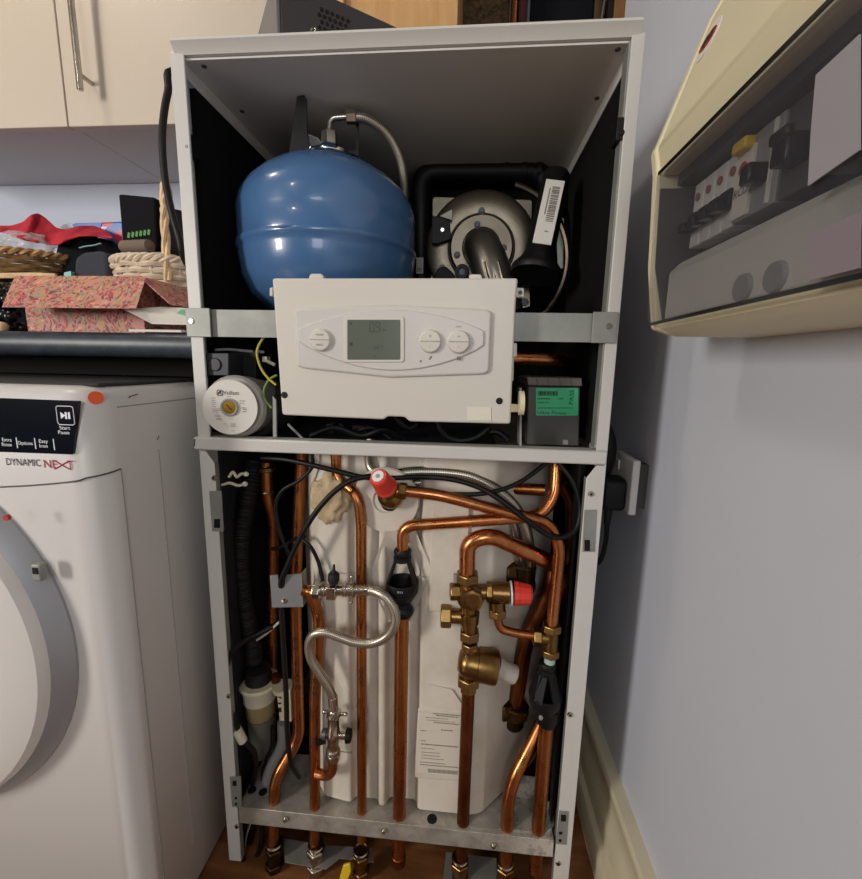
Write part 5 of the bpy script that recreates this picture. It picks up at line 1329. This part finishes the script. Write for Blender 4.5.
# condensate trap
t = thing('condensate_trap', 'condensate trap with cream collar and murky cup at lower left', 'trap', P(262, 770, .075))
ct = P(259, 683, .075)
b = B(); b.lathe([(.0215, 0), (.0345, 0), (.0355, .003), (.0345, .007), (.0215, .007)], ct, UP, 36)
cr = P(283, 682, .065); b.lathe([(.010, 0), (.0185, 0), (.019, .003), (.0185, .007), (.010, .007)], Vector((cr.x, cr.y, ct.z+.0003)), UP, 24)
b.build('collar', M['cream_pl'], t)
b = B(); b.lathe([(.0205, 0), (.0302, 0), (.0302, -.012), (.0290, -.014), (.0290, -.030), (.0270, -.031), (.0205, -.031)], ct, UP, 36); b.build('screw_ring', M['nylon'], t)
b = B(); b.lathe([(1e-4, 0), (.026, 0), (.0255, -.030), (.024, -.034), (1e-4, -.034)], ct-Vector((0, 0, .031)), UP, 28); b.build('upper_cup', M['trapcup2'], t)
b = B(); b.lathe([(1e-4, 0), (.0245, 0), (.022, -.07), (.017, -.085), (1e-4, -.088)], ct-Vector((0, 0, .0655)), UP, 28); b.build('lower_cup', M['trapcup'], t)
b = B(); b.lathe([(.0155, -.012), (.0235, -.010), (.0235, .016), (.0215, .020), (.0215, .030), (.0155, .032)], ct, UP, 24); b.build('rubber_socket', M['rubber'], t)
b = B(); b.front([(276.5, 693), (290, 690), (291.5, 722), (279.5, 721)], .048, .02); sb = b.build('side_box', M['cream_pl'], t, bevel=.001)
b = B(); b.front([(277.2, 697), (280, 693), (281.5, 699)], .0474, .0006); b.front([(278, 703), (281, 702.5), (281.2, 704), (278.2, 704.5)], .0474, .0006); b.front([(278.4, 708), (281, 707.5), (281.4, 712), (278.8, 712.5)], .0474, .0006); b.build('box_print', M['ink'], sb)
p = PP([(283, 722, .06), (282, 745, .06), (270, 770, .05), (263, 800, .05)])
B().tube(smooth(p, 7), .0100, 16).build('grey_drain_hose', M['grey'], t)
c_ = P(276, 678, .075); B().cyl(c_-Vector((0, 0, .006)), c_+Vector((0, 0, .006)), .0085, None, 16).build('copper_plug', M['copper_d'], t)
# braided hoses upper right
t = thing('upper_braided_hose', 'braided steel hose arching right behind the red capped valve', 'hose', P(528, 570, .07))
pts = smooth(PP([(398, 474, .035), (415, 472, .035), (445, 472.5, .035), (472, 477, .034), (497, 490, .034), (514, 506, .036), (525, 526, .040), (529, 548, .048), (529, 560, .056)]), 7)
B().tube(pts, .0088, 16).build('braided_sleeve', M['braid'], t)
b = B(); b.cyl(P(392, 475.5, .034), P(404, 473.5, .035), .0098, .0092, 18, .001); b.build('ferrule', M['chrome'], t)
b = B(); b.cyl(P(529, 556, .054), P(529, 570, .062), .0094, .0088, 18, .001); b.build('ferrule', M['nickel'], t)
t = thing('lower_braided_hose', 'braided steel hose lying just below the upper arched one', 'hose', P(520, 570, .08))
pts = smooth(PP([(404, 484, .05), (430, 482, .05), (460, 483, .05), (485, 489, .05), (502, 502, .052), (513, 522, .052), (517, 545, .056), (519, 558, .062)]), 7)
B().tube(pts, .0080, 16).build('braided_sleeve', M['braid'], t)
b = B(); b.cyl(P(519, 552, .060), P(520, 566, .066), .0088, .0084, 18, .001); b.build('ferrule', M['nickel'], t)
t = thing('short_braided_hose', 'short braided hose curling down behind red cap from the rail', 'hose', P(378, 474, .03))
B().tube(smooth(PP([(370, 440, .05), (369, 458, .04), (371, 468, .032), (379, 475, .028), (386, 482, .024)]), 7), .0072, 14).build('braided_sleeve', M['braid'], t)
t = thing('dark_elbow', 'dark brass elbow where the two braided hoses end at right', 'elbow', P(523, 590, .064))
c_ = P(524, 578, .064); b = B(); b.cyl(c_+Vector((0, 0, .022)), c_+Vector((0, 0, -.016)), .019, .017, 20); b.ball(c_+Vector((0, 0, -.012)), .020); b.cyl(c_, P(509, 572, .066), .013, None, 16); b.build('elbow_body', M['brass_dark'], t)
b = B(); b.hexnut(P(509, 572, .064), (1, .25, 0), .019, .016, 0, 8); b.build('elbow_nut', M['brass_dark'], t)
B().torus(P(512, 574, .078), (.5, -.85, 0), .034, .006, 32, 8).build('tank_socket_ring', M['eps'], t)
# black ribbed guide down the right side
b = B()
for k in range(3): b.box(.268+.0065*k-.0015, .268+.0065*k+.0025, .024+.012*k, .04+.012*k, .15, .770)
tag(b.build('cable_duct', M['black']), 'tall black ribbed duct beside the right post', 'duct')

# ---------- below the tray
def comp(px, py, label, mt='brass', k=1, n=2, ring=True):
    t = thing('compression_fitting', label, 'fitting', P(px, py+16, YP), 'couplings under the tray')
    b = B(); b.cyl(P(px, py-6, YP), P(px, py+24, YP), .0120*k, None, 18); b.build('fitting_body', M[mt], t)
    for i in range(n):
        b = B(); b.hexnut(P(px, py+i*15, YP), UP, .0165*k, .0135); b.build('union_nut', M[mt], t, bevel=.0008)
    if ring:
        B().torus(P(px, py-6.5, YP), UP, .0125*k, .0022, 20, 6).build('olive_ring', M['nickel'], t)
comp(274.5, 849, 'dull brass coupling under the tray on heating flow pipe', 'brass_dark')
comp(316, 851, 'silver coupling under the tray on pipe with DHW marks', 'nickel')
comp(361, 856, 'brass coupling under the tray on pipe with GAS marks', 'brass', .95)
comp(460, 864, 'bright brass coupling under the tray on dark feed pipe', 'brass')
comp(505, 868, 'brass coupling under the tray on bent copper pipe', 'brass')
def bracket(px, z, label):
    pl = [PZ(a, c_, z) for a, c_ in px]
    t = tag(B().prism(pl, (0, 0, -.0015)).build('pipe_bracket', M['galv_dull']), label, 'bracket', 'perforated strips under the tray')
    return t
bracket([(283, 838), (322, 845), (372, 848), (374, 862), (340, 858), (326, 869), (285, 862)], .030, 'perforated galvanised strip between couplings left of centre')
bracket([(446, 852), (512, 860), (514, 890), (442, 890)], .030, 'perforated galvanised strip between couplings at right')
b = B(); b.front(rpoly([(338, 884), (343, 866), (350, 864), (351, 872), (345, 886)], 1.5), -.012, .004)
tag(b.build('yellow_lever', M['yellow'], bevel=.001), 'yellow valve lever poking up below the tray', 'lever')
for i, (seq, r_, lab) in enumerate((
    ([(247, 815, .04), (243, 835, .03), (243, 858, .02), (249, 876, .02), (262, 878, .02)], .0045, 'black cable hanging in a loop below tray beside the left post'),
    ([(262, 815, .045), (262, 840, .035), (256, 858, .03), (246, 870, .03)], .0045, 'black cable dropping below tray just right of the loop'),
    ([(254, 818, .05), (250, 842, .05), (252, 866, .05), (256, 885, .05)], .006, 'fat black cable hanging straight down below tray at left'))):
    cable(seq, r_, lab, name='tail_cable')
cable([(243, 858, .024), (246, 838, .03), (251, 822, .035)], .0016, 'thin grey wire rising beside the left post below tray', name='thin_wire', mt='grey')
# ================================================================== LIGHT
S.view_settings.view_transform = 'Standard'; S.view_settings.look = 'None'; S.view_settings.gamma = 1; S.view_settings.use_curve_mapping = False
S.view_settings.exposure = 0
w = bpy.data.worlds.new('world'); S.world = w; w.use_nodes = True
w.node_tree.nodes['Background'].inputs['Color'].default_value = (.75, .85, 1, 1); w.node_tree.nodes['Background'].inputs['Strength'].default_value = .3
def area(name, loc, tgt, sx, sy, power, col, spread=PI):
    l = bpy.data.lights.new(name, 'AREA'); l.shape = 'RECTANGLE'; l.size = sx; l.size_y = sy; l.energy = power; l.color = col; l.spread = spread
    o = bpy.data.objects.new(name, l); COL.objects.link(o); o.location = loc
    o.rotation_euler = (Vector(tgt)-Vector(loc)).to_track_quat('-Z', 'Y').to_euler(); return o
area('window_daylight', ((WIN[0]+WIN[1])/2, -2.47, (WIN[2]+WIN[3])/2), ((WIN[0]+WIN[1])/2+2.6, 0, .95), WIN[1]-WIN[0]-.12, WIN[3]-WIN[2]-.12, 76, (1.0, .95, .89))
area('window_daylight', ((WIN2[0]+WIN2[1])/2, -2.47, (WIN2[2]+WIN2[3])/2), (-.2, 0, .8), WIN2[1]-WIN2[0]-.1, WIN2[3]-WIN2[2]-.1, 12, (.95, .97, 1.0))
def bulb(name, loc, power, r, col):
    l = bpy.data.lights.new(name, 'POINT'); l.energy = power; l.shadow_soft_size = r; l.color = col
    o = bpy.data.objects.new(name, l); COL.objects.link(o); o.location = loc; return o
bulb('ceiling_bulb', (-1.12, -.15, 2.32), 15, .10, (1.0, .90, .78))
bulb('ceiling_bulb', (-.95, -1.5, 2.30), 6, .06, (1.0, .88, .72))
